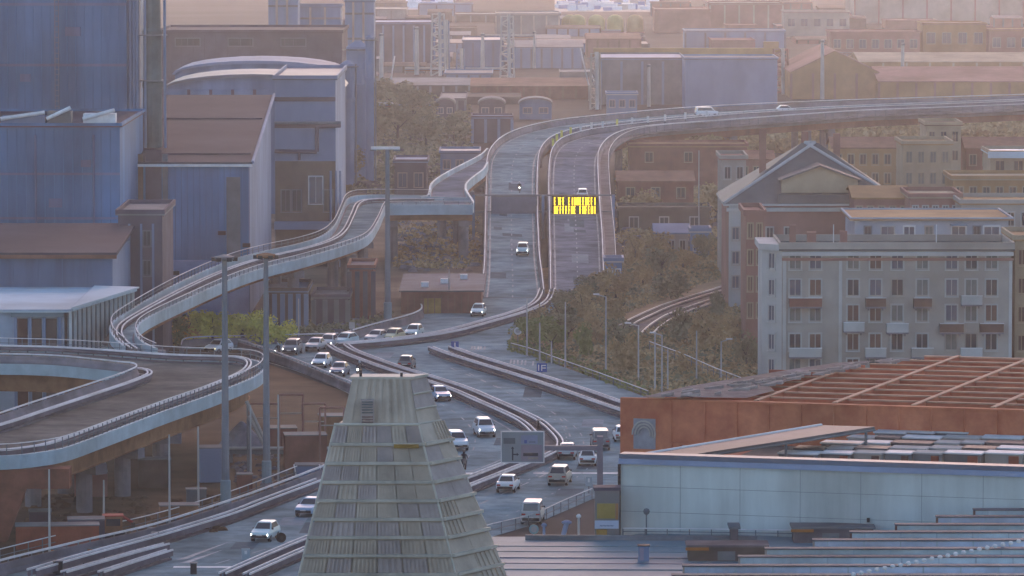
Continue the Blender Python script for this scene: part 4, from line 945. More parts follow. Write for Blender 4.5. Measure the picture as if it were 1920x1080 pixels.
# ================================================================ FRONT RIGHT: rusty frame hall, pale blue wall, roofs
zr = 15.6
GA, GB = G(1165, 745, zr), G(1960, 769, zr)
fr = Fr((GA.x, GA.y, 0), (GB.x, GB.y, 0)); W = fr.L
t = thing('steel_frame_hall', 'roofless hall of rust-red steel beams, lower right', 'steel frame', fr.P(0, 0, 0))
MB(fr).box(0, 4.2, -.3, .3, 10.6, zr).build('end_plate', RUST, t)
MB(fr).box(4.2, W, -.12, .12, 12.2, zr - .14).build('front_girder', RUST, t)
MB(fr).box(4.2, W, -.4, .4, zr - .13, zr).build('girder_flange', RUST, t)
MB(fr).box(4.2, W, -.4, .4, 12.0, 12.19).build('girder_flange', RUST, t)
o = t.children[0]
for x in [4.2 + i * 2.6 for i in range(1, int(W / 2.6))]: MB(fr).box(x, x + .12, -.36, -.121, 12.2, zr - .14).build('stiffener', RUST, t)
for x in (4.3, W * .33, W * .66): MB(fr).box(x, x + .6, -.3, .3, .0, 12.0).build('column', RUST, t)
MB(fr).box(0, .5, -.3, .3, 0, 10.6).build('column', RUST, t); MB(fr).box(3.6, 4.2, -.299, .299, 0, 10.6).build('column', RUST, t)
# round-cornered opening in the end plate shows pale coils
MB(fr).box(1.1, 2.9, -.34, -.301, 11.6, 14.0).build('opening_back', mat('opening_grey', (.3, .3, .33), .7, .2, 1.5), t)
b = MB(fr)
for k in range(3):
    for i in range(10):
        a0 = i * .35 - .3; a1 = a0 + .35; r = .5 + .22 * k
        b.tube((2.0 + r * math.cos(a0), -.45 - .05 * k, 12.8 + 1.1 * r * math.sin(a0)), (2.0 + r * math.cos(a1), -.45 - .05 * k, 12.8 + 1.1 * r * math.sin(a1)), .07, k=5)
b.build('hose_coil', GREYL, t)
nb = 10; depth = 44.0
for i in range(1, nb + 1):                           # beams parallel to the front
    y = depth * i / nb; x0 = .3 * y
    MB(fr).box(x0 + 1.0, W + 6, y - .1, y + .1, zr - 1.1, zr - .15).build('purlin', RUST, t)
    MB(fr).box(x0 + 1.0, W + 6, y - .22, y + .22, zr - .14, zr - .02).build('purlin_flange', mat('rust_pale', (.55, .3, .2), .8, .2), t)
x = 4.6
while x < W + 4:                                     # rafters running back
    ye = min(depth, x / .3 - .5)
    MB(fr).box(x - .09, x + .09, .41, ye, zr - .9, zr - .02).build('rafter', RUST, t)
    MB(fr).box(x - .2, x + .2, .41, ye, zr, zr + .08).build('rafter_flange', mat('rust_pale', (.33, .17, .12)), t); x += 6.3
# dark floor of the hall
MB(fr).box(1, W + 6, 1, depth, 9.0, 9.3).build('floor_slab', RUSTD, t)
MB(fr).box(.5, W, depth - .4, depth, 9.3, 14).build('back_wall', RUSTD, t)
# torn roofing left over the hall's left corner
rb = random.Random(5); b = MB()
P = [G(u, v, zr + .14 + rb.uniform(0, .2)) for u, v in ((1204, 744), (1290, 724), (1400, 706), (1500, 690), (1570, 680), (1640, 676), (1575, 690), (1520, 698), (1490, 712), (1440, 722), (1452, 732), (1400, 746))]
for tri in tessellate_polygon([[Vector((p.x, p.y, 0)) for p in P]]): b.poly([P[k] for k in tri])
MBt = b.build('torn_roofing', mat('torn_roofing', (.2, .165, .17), .9, .4, .8, dirt=.5, bump=.4), t)
b = MB()
for i in range(70):
    f = rb.random(); q = G(1210 + 430 * f + rb.uniform(0, 120) * (1 - .7 * f), 743 - 66 * f, zr + .3); l = rb.uniform(.5, 1.6); b.fr = Fr(q, q + Vector((1, rb.uniform(-.5, .5), 0)))
    b.hexa([(0, 0, 0), (l, 0, 0), (l, .3, 0), (0, .3, 0), (0, 0, .1), (l, 0, .25), (l, .3, .25), (0, .3, .1)])
b.build('roofing_scraps', mat('scrap_pale', (.34, .29, .27), .8, .3, 1), t, kind='stuff')

# walkway roof slanting in front of the girder
za = 14.6
P4 = [G(1205, 852, za), G(1300, 852, za), G(1640, 800, za + .3), G(1540, 797, za + .3)]
t = thing('walkway_roof', 'grey sheet-metal walkway roof slanting up to the rusty girder', 'roof', (P4[0].x, P4[0].y, 12))
b = MB(); n = 0; b.v += P4 + [p - Vector((0, 0, .35)) for p in P4]
for q in ((0, 1, 2, 3), (7, 6, 5, 4), (0, 4, 5, 1), (1, 5, 6, 2), (2, 6, 7, 3), (3, 7, 4, 0)): b.f.append(q)
b.build('roof_sheet', ROOFG, t)
b = MB(); b.tube(P4[0], P4[3], .13, k=6); b.build('edge_trim', WHITE, t); b = MB(); b.tube(P4[1] - Vector((0, 0, .25)), P4[2] - Vector((0, 0, .25)), .1, k=6); b.build('edge_trim', SLATE, t)
for f in (.05, .5, .95):
    p = P4[1].lerp(P4[2], f); MB().tube(p - Vector((0, 0, .3)), (p.x, p.y, 0), .12, k=6).build('post', SLATE, t)

# pale blue wall with coping
zw = 15.4
WA, WB = G(1164, 862, 14.9), G(1960, 888, 14.9)
fr = Fr((WA.x, WA.y, 0), (WB.x, WB.y, 0)); W = fr.L
t = thing('blue_wall_hall', 'long pale blue wall with a blue coping, lower right', 'wall', fr.P(0, 0, 0))
MB(fr).box(0, W, 0, 1.2, 0, 14.6).build('wall', WALLB, t)
MB(fr).box(-.1, W, -.25, 1.5, 14.62, 15.0).build('coping', CAPB, t); MB(fr).box(-.1, W, -.12, 1.3, 15.01, 15.35).build('coping_top', ROOFB, t)
MB(fr).box(-.14, -.005, -.3, 1.0, 0, 14.6).build('edge_pipe', DARK, t)
for x in range(1, 8): MB(fr).box(x * 4.4, x * 4.4 + .025, -.012, .001, 9.8, 14.6).build('panel_joint', SLATE, t)
for z in (11.2, 13): MB(fr).box(0, W, -.01, .001, z, z + .025).build('panel_joint', SLATE, t)
p = fr.P(W * .59, -.1, 11.2); MB(Fr(p, p + Vector((1, 0, 0)))).box(-.1, .1, -.1, .09, -.15, .15).build('wall_lamp', DARK, t)
# stacks of grey frames lying between wall and girder
rs = random.Random(9)
ks = 0
for row, (v, u0, u1) in enumerate(((812, 1640, 1920), (822, 1590, 1925), (832, 1540, 1930), (842, 1490, 1935), (851, 1460, 1940))):
    u = u0; kk = 0
    while u < u1:
        kk += 1; w = rs.uniform(45, 85); p = G(u, v, 13.6); fr_ = Fr(p, p + Vector((1, -.32, 0)))
        m_ = rs.choice((ROOFG, GREYL, SLATE, GREYW)); wm = w * p.y / FPX
        ks += 1
        o = thing('roof_unit', 'grey roof unit, ' + ORD[kk - 1] + ' from the left in the ' + ('rearmost', 'second', 'middle', 'fourth', 'front')[row] + ' row behind the pale blue wall', 'roof unit', (p.x, p.y, 12.6), 'grey roof units behind the pale blue wall')
        MB(fr_).box(0, wm * .93, 0, 1.8, -1.0, 0).build('casing', m_, o); MB(fr_).box(-.1, wm * .95, -.1, 1.9, .01, .12).build('lid', rs.choice((GREYL, WHITE, ROOFG)), o)
        MB(fr_).box(wm * .6, wm * .85, -.12, -.005, -.9, -.1).build('end_panel', rs.choice((SHUT, DARK, RUSTD)), o); u += w
t = thing('roof_deck', 'brown roof deck carrying the rows of grey roof units', 'roof', (GA.x + 5, 383, 0)); fr = Fr((WA.x, WA.y, 0), (WB.x, WB.y, 0))
MB(fr).box(2, W, 1.6, 34, 0, 12.4).build('deck', RUSTD, t); MB(fr).box(2, W, 1.6, 34, 12.41, 12.58).build('deck_cover', BROWNW, t)

# flat roof in front of the pale blue wall
zf = 9.7
t = thing('flat_roofed_hall', 'flat light blue-grey roof at the bottom edge, right of the pyramid', 'building', G(1000, 1080, 0))
P = [G(920, 1009, zf), G(1165, 1009, zf), G(1200, 1003, zf), G(1960, 1013, zf), G(2050, 1190, zf), G(850, 1190, zf)]
b = MB(); b.plan([(p.x, p.y) for p in P][::-1], 0, zf); b.build('wall', WALLB, t)
b = MB(); b.plan([(p.x, p.y) for p in P][::-1], zf + .002, zf + .1); rf = b.build('roof', ROOFL, t)
for v, m_, hh in ((1012, STEEL, .35), (1024, ROOFL, .05), (1034, ROOFL, .05), (1046, ROOFB, .08), (1056, ROOFB, .05), (1068, ROOFL, .08)):
    a, c_ = G(930 if v > 1020 else 985, v, zf + .1), G(1420, v + 2, zf + .1)
    MB().sweep([a, c_], [(-.15, 0), (.15, 0), (.15, hh), (-.15, hh)]).build('roof_seam' if v > 1012 else 'parapet', m_, t)
a = G(1170, 1003, zf + .1); c_ = G(1400, 1003, zf + .1)
barrier('thin railing on the flat roof at the foot of the pale blue wall', [G(1168, 1003, zf + .1), G(1300, 1004, zf + .1), G(1500, 1007, zf + .1)], 'fence', tall=.45, posts=1.5)
# roof monitors stepping down to the left
mon = ((955, 1832), (968, 1762), (983, 1685), (997, 1600), (1012, 1530), (1028, 1440), (1043, 1390), (1060, 1285), (1078, 1265))
for i, (v, u) in enumerate(mon):
    zt = 12.9 if i < 6 else 12.6; Y = base(v, zt); x0 = xat(u, Y); x1 = xat(1960, Y)
    nth = ('topmost', 'second', 'third', 'fourth', 'fifth', 'sixth', 'seventh', 'eighth', 'lowest')[i]
    t = thing('roof_monitor', nth + ' of the stepped pale blue roof skylight rows, lower right corner', 'skylight', (x0, Y, zf + .1), 'stepped roof skylight rows')
    mm = mat(('monitor_pale', 'monitor_lilac', 'monitor_grey')[i % 3], ((.52, .63, .66), (.5, .57, .68), (.46, .54, .56))[i % 3], .7, .2, .6, dirt=.4)
    MB().box(x0, x1, Y, Y + .7, zf + .1, zt - .1).build('monitor_body', mm, t)
    MB().box(x0 - .15, x1, Y - .1, Y + .8, zt - .095, zt).build('monitor_cap', mat('monitor_cap', (.1, .12, .15), .7, .2, .4, dirt=.4), t)
    MB().box(x0 - .12, x0 - .005, Y + .05, Y + .65, zt - 1.2, zt - .11).build('end_plate', SHUT if i < 4 else GREYW, t)
    x = x0 + .8
    while x < x1 - 1: MB().box(x, x + .08, Y - .06, Y - .003, zf + 1, zt - .11).build('glazing_bar', FASC, t); x += 2.4
for i in range(22):
    f = i / 21; p = G(1600 + 310 * f, 1080 - 62 * f, 12.95); 
    o = MB(Fr(p, p + Vector((1, 0, 0)))).lathe((0, 0, 0), [(.12, 0), (.17, .12), (.1, .22)], 8).top('roof_beacon', WHITE, ORD[i] + ' small white cap from the lower left in the slanting row across the skylights', 'roof cap', 'white caps in a slanting row')
# small rooftop huts
for u0, u1, vt, vb, m_, lab in ((1292, 1440, 1026, 1052, BROWNW, 'brown-grey rooftop hut with an orange edge, bottom right of centre'), (1490, 1640, 992, 1018, CONCD, 'low brown-grey rooftop hut under the skylights'), (1372, 1386, 992, 1022, CONCD, 'stubby grey chimney on the flat roof below the pale blue wall')):
    Y = base(vb, zf + .1); h = zat(vt, Y) - zf - .1; x0, x1 = xat(u0, Y), xat(u1, Y)
    t = thing('rooftop_hut', lab, 'rooftop hut', (x0, Y, zf + .1)); MB().box(x0, x1, Y, Y + 2.5, zf + .1, zf + .1 + h).build('body', m_, t)
    MB().box(x0 - .15, x1 + .15, Y - .15, Y + 2.65, zf + .1 + h + .002, zf + .25 + h).build('roof_slab', CONCD if m_ is BROWNW else SLATE, t)
    if u1 - u0 > 50: MB().box(x0 - .2, x0 + 1.4, Y - .2, Y - .155, zf + h - .1, zf + .1 + h).build('edge_strip', ORANGE, t); MB().box(x0 + 2, x0 + 3.2, Y - .05, Y - .003, zf + .15, zf + .1 + h * .7).build('door', SLATE, t)
p = G(1207, 1053, zf + .1); t = thing('roof_cabinet', 'upright lilac cabinet standing on the flat roof', 'cabinet', p); f_ = Fr(p, p + Vector((1, 0, 0)))
MB(f_).box(-.37, .37, 0, .7, 0, 1.05).build('casing', LILAC, t); MB(f_).box(-.42, .42, -.06, .76, 1.052, 1.12).build('lid', DARK, t); MB(f_).box(-.28, .0, -.03, -.003, .1, .95).build('door', mat('cab_door', (.3, .28, .36), .6, .1), t)
p = G(1212, 1003, zf + .1); t = thing('globe_lamp', 'slim dark lamp with a round head in front of the pale blue wall', 'lamp', p); f_ = Fr(p, p + Vector((1, 0, 0)))
MB(f_).tube((0, 0, 0), (0, 0, 1.5), .05).build('post', STEEL, t); MB(f_).lathe((0, 0, 1.45), [(.08, 0), (.2, .1), (.24, .25), (.18, .4), (.05, .46)], 12).build('globe', STEEL, t, smooth=True)

# billboard kiosk by the wall end
p = G(1140, 1003, zf + .1); Yk = p.y; t = thing('billboard_kiosk', 'small kiosk with a yellow panel above a white sign panel with blue lettering', 'kiosk', p)
kz = lambda v: zat(v, Yk)
X0, X1 = xat(1116, Yk), xat(1162, Yk)
MB().box(X0, X1, Yk, Yk + 1.6, zf + .1, kz(920)).build('body', mat('kiosk_grey', (.2, .19, .19), .7, .1), t)
MB().box(X0 - .1, X1 + .1, Yk - .1, Yk + 1.7, kz(920) + .002, kz(914)).build('roof', LILACD, t)
MB().box(X0 + .15, X1 - .3, Yk - .05, Yk - .004, kz(972), kz(944)).build('yellow_panel', mat('kiosk_yellow', (.33, .24, .07), .7, .15, 1), t)
MB().box(X1 - .28, X1 - .08, Yk - .06, Yk - .004, kz(974), kz(944)).build('orange_strip', mat('kiosk_orange', (.35, .17, .08), .7, .15, 1), t)
sg = MB().box(X0 - .02, X1 - .05, Yk - .07, Yk - .005, kz(991), kz(976)).build('white_panel', mat('sign_white_blue', (.45, .52, .66), .5, .05), t)
rb = random.Random(2); b = MB(); x = X0 + .35
while x < X0 + 1.25: b.box(x, x + .035, Yk - .085, Yk - .072, kz(987), kz(984.5)); b.box(x, x + .07, Yk - .085, Yk - .0725, kz(985.3), kz(984.6)); x += .1
b.build('lettering', mat('letter_navy', (.03, .05, .14), .5, 0), sg, kind='stuff')
MB().box(X0 + .1, X0 + .85, Yk - .5, Yk - .08, zf + .1, kz(992)).build('counter', OCHRE, t); MB().box(X0 + .9, X1 - .3, Yk - .12, Yk - .08, zf + .1, kz(993)).build('grille', SLATE, t)
# small clutter on the roof edge
for u, v, w, h, m_, lab in ((1085, 1003, .14, 1.3, GREYL, 'pale bollard lamp on the roof edge left of the kiosk'), (1020, 1004, .16, .7, LILAC, 'short lilac vent stub on the roof edge'), (1056, 1004, .3, .9, LILAC, 'leaning lilac cowl on the roof edge')):
    p = G(u, v, zf + .1); f_ = Fr(p, p + Vector((1, 0, 0))); t = thing('roof_vent', lab, 'vent', p)
    MB(f_).tube((0, 0, 0), (.25 if 'leaning' in lab else 0, 0, h), w * .6, k=8).build('pipe', m_, t); MB(f_).lathe((.25 if 'leaning' in lab else 0, 0, h - .05), [(w * 1.1, 0), (w * 1.3, .12), (w * .5, .25)], 10).build('cap', WHITE if 'lamp' in lab else m_, t)
# ================================================================ THE PYRAMID
pt = thing('pyramid_roof', 'big grey stepped pyramid roof of ribbed zinc panels, centre foreground', 'pyramid roof', (xat(705, 300), 303, 0))
def level(v):                                        # the four corners of the pyramid at one height
    f = (v - 797) / 283.0; Yf = 302.0 - 2.0 * f
    if v >= 797: uL, uR = 628 - 68 * f, 785 + 70 * f
    else:
        g_ = (797 - v) / 87.0; uL, uR = 640 + 20 * g_, 783 - 14 * g_; Yf = 302.3 + .6 * g_
    a, b = D(uL, v, Yf), D(uR, v, Yf); w = b.x - a.x; sd = .29 if v >= 797 else .29 - .02 * (797 - v) / 87
    return a, b, Vector((b.x + sd * w, b.y + .53 * w, b.z)), Vector((a.x + .05 * w, a.y + .53 * w, a.z))
rows_v = [797, 837, 873, 908, 943, 978, 1012, 1046, 1081, 1117, 1155]
core = MB(); n0 = 0
ring = []
for v in [710, 796.9] + rows_v + [1200]:
    ring.append(level(v))
k = MB()
for r in ring:
    c = sum(r, Vector()) / 4
    k.v += [c + (p - c) * .965 for p in r]
for i in range(len(ring) - 1):
    for j in range(4): k.f.append((i * 4 + j, i * 4 + (j + 1) % 4, i * 4 + 4 + (j + 1) % 4, i * 4 + 4 + j))
k.f.append((0, 1, 2, 3)); q = (len(ring) - 1) * 4; k.f.append((q + 3, q + 2, q + 1, q))
k.build('core', PYR, pt)
lo = ring[-1]
MB().plan([(p.x, p.y) for p in lo], 0, lo[0].z + .01).build('tower_shaft', PYR, pt)
rp = random.Random(4)
def panel(a, b, c, d, m, ribs, out):                 # a-b lower edge, d-c upper edge; upright ribs stand proud
    e = (b - a); nrm = e.cross(d - a).normalized()
    if nrm.y > 0 and abs(nrm.x) < .5: nrm = -nrm
    if nrm.dot(Vector((0, -1, 0)) + Vector((.6, 0, 0))) < 0: nrm = -nrm
    q = MB(); lo0, lo1 = a + nrm * out, b + nrm * out; up0, up1 = d + nrm * .02, c + nrm * .02
    q.v += [lo0, lo1, up1, up0, a, b, c, d]
    for f in ((0, 1, 2, 3), (0, 4, 5, 1), (1, 5, 6, 2), (2, 6, 7, 3), (3, 7, 4, 0)): q.f.append(f)
    for i in range(ribs):
        f = (i + .5) / ribs; h = .42 / ribs
        A, B = lo0.lerp(lo1, f - h * .6), lo0.lerp(lo1, f + h * .6); C, D_ = up0.lerp(up1, f + h * .6), up0.lerp(up1, f - h * .6)
        n = len(q.v); o_ = nrm * .085
        q.v += [A + o_, B + o_, C + o_, D_ + o_, A, B, C, D_]
        for ff in ((0, 1, 2, 3), (0, 4, 5, 1), (1, 5, 6, 2), (3, 7, 4, 0)): q.f.append(tuple(n + t_ for t_ in ff))
    return q.build('panel', m, pt)
for i in range(len(rows_v) - 1):
    T, Bm = level(rows_v[i] + 1.5), level(rows_v[i + 1] - 3.5)
    if i == 0: T = level(rows_v[0])
    nf = 6
    for j in range(nf):
        f0, f1 = j / nf + .004, (j + 1) / nf - .004
        panel(Bm[0].lerp(Bm[1], f0), Bm[0].lerp(Bm[1], f1), T[0].lerp(T[1], f1), T[0].lerp(T[1], f0), PYRD if rp.random() < .3 else PYR, rp.choice((4, 6, 6, 7, 7, 8)), .1)
    for j in range(2):
        f0, f1 = j / 2 + .004, (j + 1) / 2 - .004
        panel(Bm[1].lerp(Bm[2], f0), Bm[1].lerp(Bm[2], f1), T[1].lerp(T[2], f1), T[1].lerp(T[2], f0), PYRD if rp.random() < .3 else PYR, 5 if rp.random() < .35 else 0, .1)
    e = level(rows_v[i + 1] - 2)
    for a, b in ((e[0], e[1]), (e[1], e[2])):
        n_ = Vector((0, -.2, 0)) if a is e[0] else Vector((.17, -.09, 0))
        A, B, C, D_ = a + n_ * 1.2, b + n_ * 1.2, a - n_ * .5, b - n_ * .5
        q = MB(); hz_ = Vector((0, 0, .17)); q.v += [A, B, D_, C, A + hz_, B + hz_, D_ + hz_, C + hz_]
        for f in ((3, 2, 1, 0), (4, 5, 6, 7), (0, 1, 5, 4), (1, 2, 6, 5), (2, 3, 7, 6), (3, 0, 4, 7)): q.f.append(f)
        q.build('ledge', PYRL if a is not e[0] else mat('zinc_band', (.5, .44, .37), .7, .2, .6, dirt=.4), pt)
for j in range(2):
    a, b = level(1120)[j], level(797)[j]; 
    MB().tube(a + Vector((0, -.06, 0)), b + Vector((0, -.06, 0)), .07, k=6).build('hip_strip', PYRL, pt)
a, b = level(1120)[2], level(797)[2]; MB().tube(a, b, .07, k=6).build('hip_strip', PYRL, pt)
e = level(797)
MB().tube(e[0] + Vector((-.05, -.12, .05)), e[1] + Vector((.05, -.12, .05)), .09, k=6).build('gutter', PYRL, pt)
a, b = level(800)[0], level(836)[1]
MB().box(D(738, 838, 301).x, D(785, 838, 301).x, 301.4, 301.55, zat(840, 301.5), zat(833, 301.5)).build('rust_patch', OCHRE, pt)
# top box: front plates, louvre, cap
e0, e1 = level(796), level(712)
for j in range(3):
    f0, f1 = j / 3 + .005, (j + 1) / 3 - .005
    panel(e0[0].lerp(e0[1], f0), e0[0].lerp(e0[1], f1), e1[0].lerp(e1[1], f1), e1[0].lerp(e1[1], f0), PYR, 3 if j else 2, .04)
for r0, r1 in ((796, 770), (768, 742), (740, 713)):
    A, B = level(r0 - 1), level(r1); panel(A[1], A[2], B[2], B[1], PYRD if r0 < 790 else PYR, 0, .05)
    MB().tube(A[1] + Vector((.05, -.05, 0)), A[2] + Vector((.05, -.05, 0)), .06, k=6).build('ledge', PYRL, pt)
Yv = 301.9
for j, v in enumerate((752, 757, 762, 767, 772, 780, 785, 790)):
    X0, X1 = xat(678, Yv), xat(699, Yv)
    MB().box(X0, X1, Yv - .12, Yv - .02, zat(v + 2.6, Yv), zat(v, Yv)).build('louvre_slat', SLATE if v < 776 else mat('louvre_red', (.2, .13, .12), .8, .15), pt)
MB().box(xat(676, Yv), xat(701, Yv), Yv - .06, Yv + .2, zat(797, Yv), zat(749, Yv)).build('louvre_back', PYRD, pt)
c = level(711); MB().plan([(p.x + (.12 if j in (1, 2) else -.12), p.y + (-.12 if j < 2 else .12)) for j, p in enumerate(c)], c[0].z, c[0].z + .14).build('cap', PYRL, pt)
for f in (.15, .85):
    p = c[0].lerp(c[1], f); MB(Fr(p, p + Vector((1, 0, 0)))).tube((0, .2, .1), (0, .2, .35), .08).build('cap_vent', DARK, pt)

# ================================================================ MASTS, LAMPS, SIGNS
def mast(label, u, vb, vt, head, r=.38, z0=0.0, name='lamp_mast', group='tall lamp masts'):
    p = G(u, vb, z0); h = zat(vt, p.y) - z0; t = thing(name, label, 'lamp mast', p, group); f = Fr(p, p + Vector((1, 0, 0)))
    MB(f).tube((0, 0, 0), (0, 0, h), r, r * .6, k=12).build('pole', mat('mast_grey', (.2, .22, .25), .6, .12, .5), t)
    MB(f).box(-r * 1.6, r * 1.6, -r * 1.6, r * 1.6, 0, .35).build('base', CONC, t)
    MB(f).lathe((0, 0, .35), [(r * 1.25, 0), (r * 1.25, 2.0), (r, 2.1)], 12).build('sleeve', mat('sleeve_teal', (.25, .33, .36), .6, .1), t)
    if head == 'T':
        MB(f).box(-2.1, 1.6, -.25, .25, h, h + .35).build('crossbar', GALV, t)
        for x in (-1.8, 1.2): MB(f).box(x - .4, x + .4, -.5, .3, h - .2, h - .002).build('floodlight', STEEL, t)
    else:
        MB(f).lathe((0, 0, h - .3), [(r, 0), (.9, .1), (.9, .35), (r * .5, .5)], 12).build('head_ring', STEEL if head == 'dark' else RUSTB, t)
        for a in range(6): 
            x, y = .95 * math.cos(a * 1.047), .95 * math.sin(a * 1.047); MB(f).box(x - .22, x + .22, y - .22, y + .22, h - .35, h - .02).build('floodlight', DARK, t)
mast('tall grey lamp mast in front of the hairpin ramp, left one of the pair', 423, 950, 482, 'dark')
mast('tall grey lamp mast in front of the hairpin ramp, right one of the pair', 500, 912, 478, 'red', .36)
mast('tall grey mast with a T-shaped top beside the pale blue bridge', 727, 602, 280, 'T', .42)
def lamp(label, u, vb, vt, arm=1.2, z0=0.0, side=-1, group='slim street lamps'):
    p = G(u, vb, z0); h = zat(vt, p.y) - z0; t = thing('street_lamp', label, 'street lamp', p, group); f = Fr(p, p + Vector((1, 0, 0)))
    MB(f).tube((0, 0, 0), (0, 0, h), .11, .07, k=8).build('pole', GREYL, t)
    if arm:
        MB(f).tube((0, 0, h - .05), (side * arm, 0, h + .25), .06, k=6).build('arm', GREYL, t)
        MB(f).box(side * arm - .35, side * arm + .35, -.14, .14, h + .2, h + .34).build('lamp_head', GALV, t)
for u, vb, vt, arm, sd, lab in ((1060, 690, 566, 0, 1, 'bare slim pole at the scrub edge right of the blue sign'), (988, 668, 560, 0, 1, 'slim pole left of the round white sign'), (1012, 678, 605, 0, 1, 'short slim pole just above the blue sign'),
    (1034, 684, 640, 0, 1, 'shortest slim pole between blue sign and bare pole'), (1136, 704, 556, 1.1, -1, 'slim lamp on the scrub slope left of the rail tracks'), (1197, 722, 610, 1.2, -1, 'slim lamp with a white cross arm below the rail tracks'), (1228, 740, 622, 0, 1, 'slim pole right of the cross-arm lamp'),
    (1241, 738, 628, 1.0, -1, 'slim lamp with a short left arm near the rusty hall'), (1252, 736, 655, 0, 1, 'bare pole close to the rusty hall corner'), (1306, 718, 620, 0, 1, 'bare pole on the slope below the apartment house'), (1352, 722, 640, .9, 1, 'slim lamp in front of the pinkish side wing'),
    (1310, 450, 282, 0, 1, 'tall bare pole on the slope below the viaduct bend'), (560, 640, 560, 0, 1, 'slim pole behind the car queue'), (1440, 700, 640, 0, 1, 'short pole at the corner of the apartment house'), (842, 585, 505, 0, 1, 'thin pole in front of the low lilac-roofed shed')):
    lamp(lab, u, vb, vt, arm, 0, sd)
for u, vb, vt, lab in ((93, 1040, 880, 'leftmost thin rod standing in the brown yard'), (195, 1005, 900, 'thin rod in the yard right of the concrete pier'), (318, 985, 815, 'thin rod in the middle of the brown yard'), (372, 950, 800, 'thin rod left of the tall masts in the yard'), (470, 905, 760, 'thin rod between the two tall masts'), (522, 905, 740, 'thin rod right of the tall masts')):
    lamp(lab, u, vb, vt, 0, 0, 1, 'thin rods in the brown yard')
# sign gantry over the motorway with the lit message board
vg = 452; p0 = None
Yg = 842.0; zg0, zg1 = zat(402, Yg), zat(368, Yg)
t = thing('sign_gantry', 'steel sign gantry over the motorway with a lit amber message board', 'sign gantry', (xat(898, Yg), Yg, 0))
for u in (888, 1018, 1150): MB().box(xat(u, Yg) - .22, xat(u, Yg) + .22, Yg - .2, Yg + .2, 0, zg1 + .2).build('upright', LILAC, t)
for z in (zg1 + .02, zg0 + .3): MB().box(xat(886, Yg), xat(1152, Yg), Yg + .22, Yg + .5, z, z + .25).build('truss_beam', STEEL, t)
MB().box(xat(922, Yg), xat(1006, Yg), Yg - .35, Yg - .21, zg0, zg1).build('blank_board', mat('board_back', (.17, .18, .23), .6, .1), t)
fb = MB(); x0, x1 = xat(922, Yg), xat(1006, Yg)
fb.box(x0 - .1, x1 + .1, Yg - .42, Yg - .352, zg1 - .08, zg1 + .1).box(x0 - .1, x1 + .1, Yg - .42, Yg - .352, zg0 - .1, zg0 + .08).box(x0 - .1, x0 + .08, Yg - .42, Yg - .352, zg0 + .08, zg1 - .08).box(x1 - .08, x1 + .1, Yg - .42, Yg - .352, zg0 + .08, zg1 - .08)
fb.build('blank_board_frame', SLATE, t)
x0, x1 = xat(1037, Yg), xat(1120, Yg)
lb = MB().box(x0 - .2, x1 + .2, Yg - .6, Yg - .21, zg0 - .15, zg1 + .15).build('message_board', mat('led_black', (.02, .014, .008), .5, .1), t)
rl = random.Random(8); b = MB(); H = zg1 - zg0
pat = ('10101', '11111', '10100', '10111', '11101', '01010')
for row in range(2):
    hh = (H - .42) * .5; zb_ = zg0 + .14 + (1 - row) * (hh + .14); n = 15; cw = (x1 - x0 - .3) / n
    for c in range(n):
        if (row, c) in ((0, 4), (1, 8)): continue
        k = rl.randrange(6); X = x0 + .15 + c * cw; w = cw * .8; s_ = .14; Y0, Y1 = Yg - .64, Yg - .602
        if k in (0, 1, 3, 4): b.box(X, X + s_, Y0, Y1, zb_, zb_ + hh)
        if k in (0, 2, 4): b.box(X + w - s_, X + w, Y0, Y1, zb_, zb_ + hh)
        if k in (1, 2, 3): b.box(X + s_, X + w - s_, Y0, Y1, zb_ + hh - s_, zb_ + hh)
        if k in (0, 3, 1): b.box(X + s_, X + w - s_, Y0, Y1, zb_ + hh * .45, zb_ + hh * .45 + s_)
        if k in (1, 4): b.box(X + s_, X + w - s_, Y0, Y1, zb_, zb_ + s_)
        if k == 5: b.box(X + w * .35, X + w * .35 + s_, Y0, Y1, zb_, zb_ + hh)
b.build('lit_characters', LED, lb, kind='stuff')
# overhead direction sign near the pyramid
p = G(1125, 930, zj); Yo = p.y; t = thing('direction_sign', 'large grey overhead direction sign with a dark arrow, seen beside the pyramid', 'road sign', p)
zo = lambda v: zat(v, Yo)
MB().box(xat(1120, Yo), xat(1131, Yo), Yo, Yo + .5, zj, zo(818)).build('post', mat('gantry_lilac', (.2, .19, .23), .6, .12), t)
MB().box(xat(1020, Yo), xat(1131, Yo), Yo + .05, Yo + .45, zo(845), zo(836)).build('arm', mat('gantry_lilac', (.2, .19, .23)), t)
bd = MB().box(xat(940, Yo), xat(1020, Yo), Yo - .1, Yo + .04, zo(868), zo(809)).build('board', SIGNG, t)
fr_ = MB(); 
for a in ((939, 941, 868, 808), (1019, 1021, 868, 808)): fr_.box(xat(a[0], Yo), xat(a[1], Yo), Yo - .14, Yo + .06, zo(a[2]), zo(a[3]))
for a in ((941, 1019, 810, 808), (941, 1019, 868, 866)): fr_.box(xat(a[0], Yo), xat(a[1], Yo), Yo - .14, Yo + .06, zo(a[2]), zo(a[3]))
fr_.build('board_frame', GALV, bd)
def patch(name, m, u0, u1, v0, v1, d=.12): return MB().box(xat(u0, Yo), xat(u1, Yo), Yo - d, Yo - .104, zo(v1), zo(v0)).build(name, m, bd)
DK = mat('sign_dark', (.03, .04, .055), .5, .1); patch('panel_dark', mat('sign_slate', (.11, .14, .16), .5, .1), 944, 966, 821, 832); patch('panel_blue', mat('sign_lilac_blue', (.24, .29, .43), .5, .08), 977, 1008, 816, 832)
patch('panel_lilac', mat('sign_lilac', (.26, .23, .29), .5, .08), 977, 1017, 834, 864, .115)
ar = MB(); 
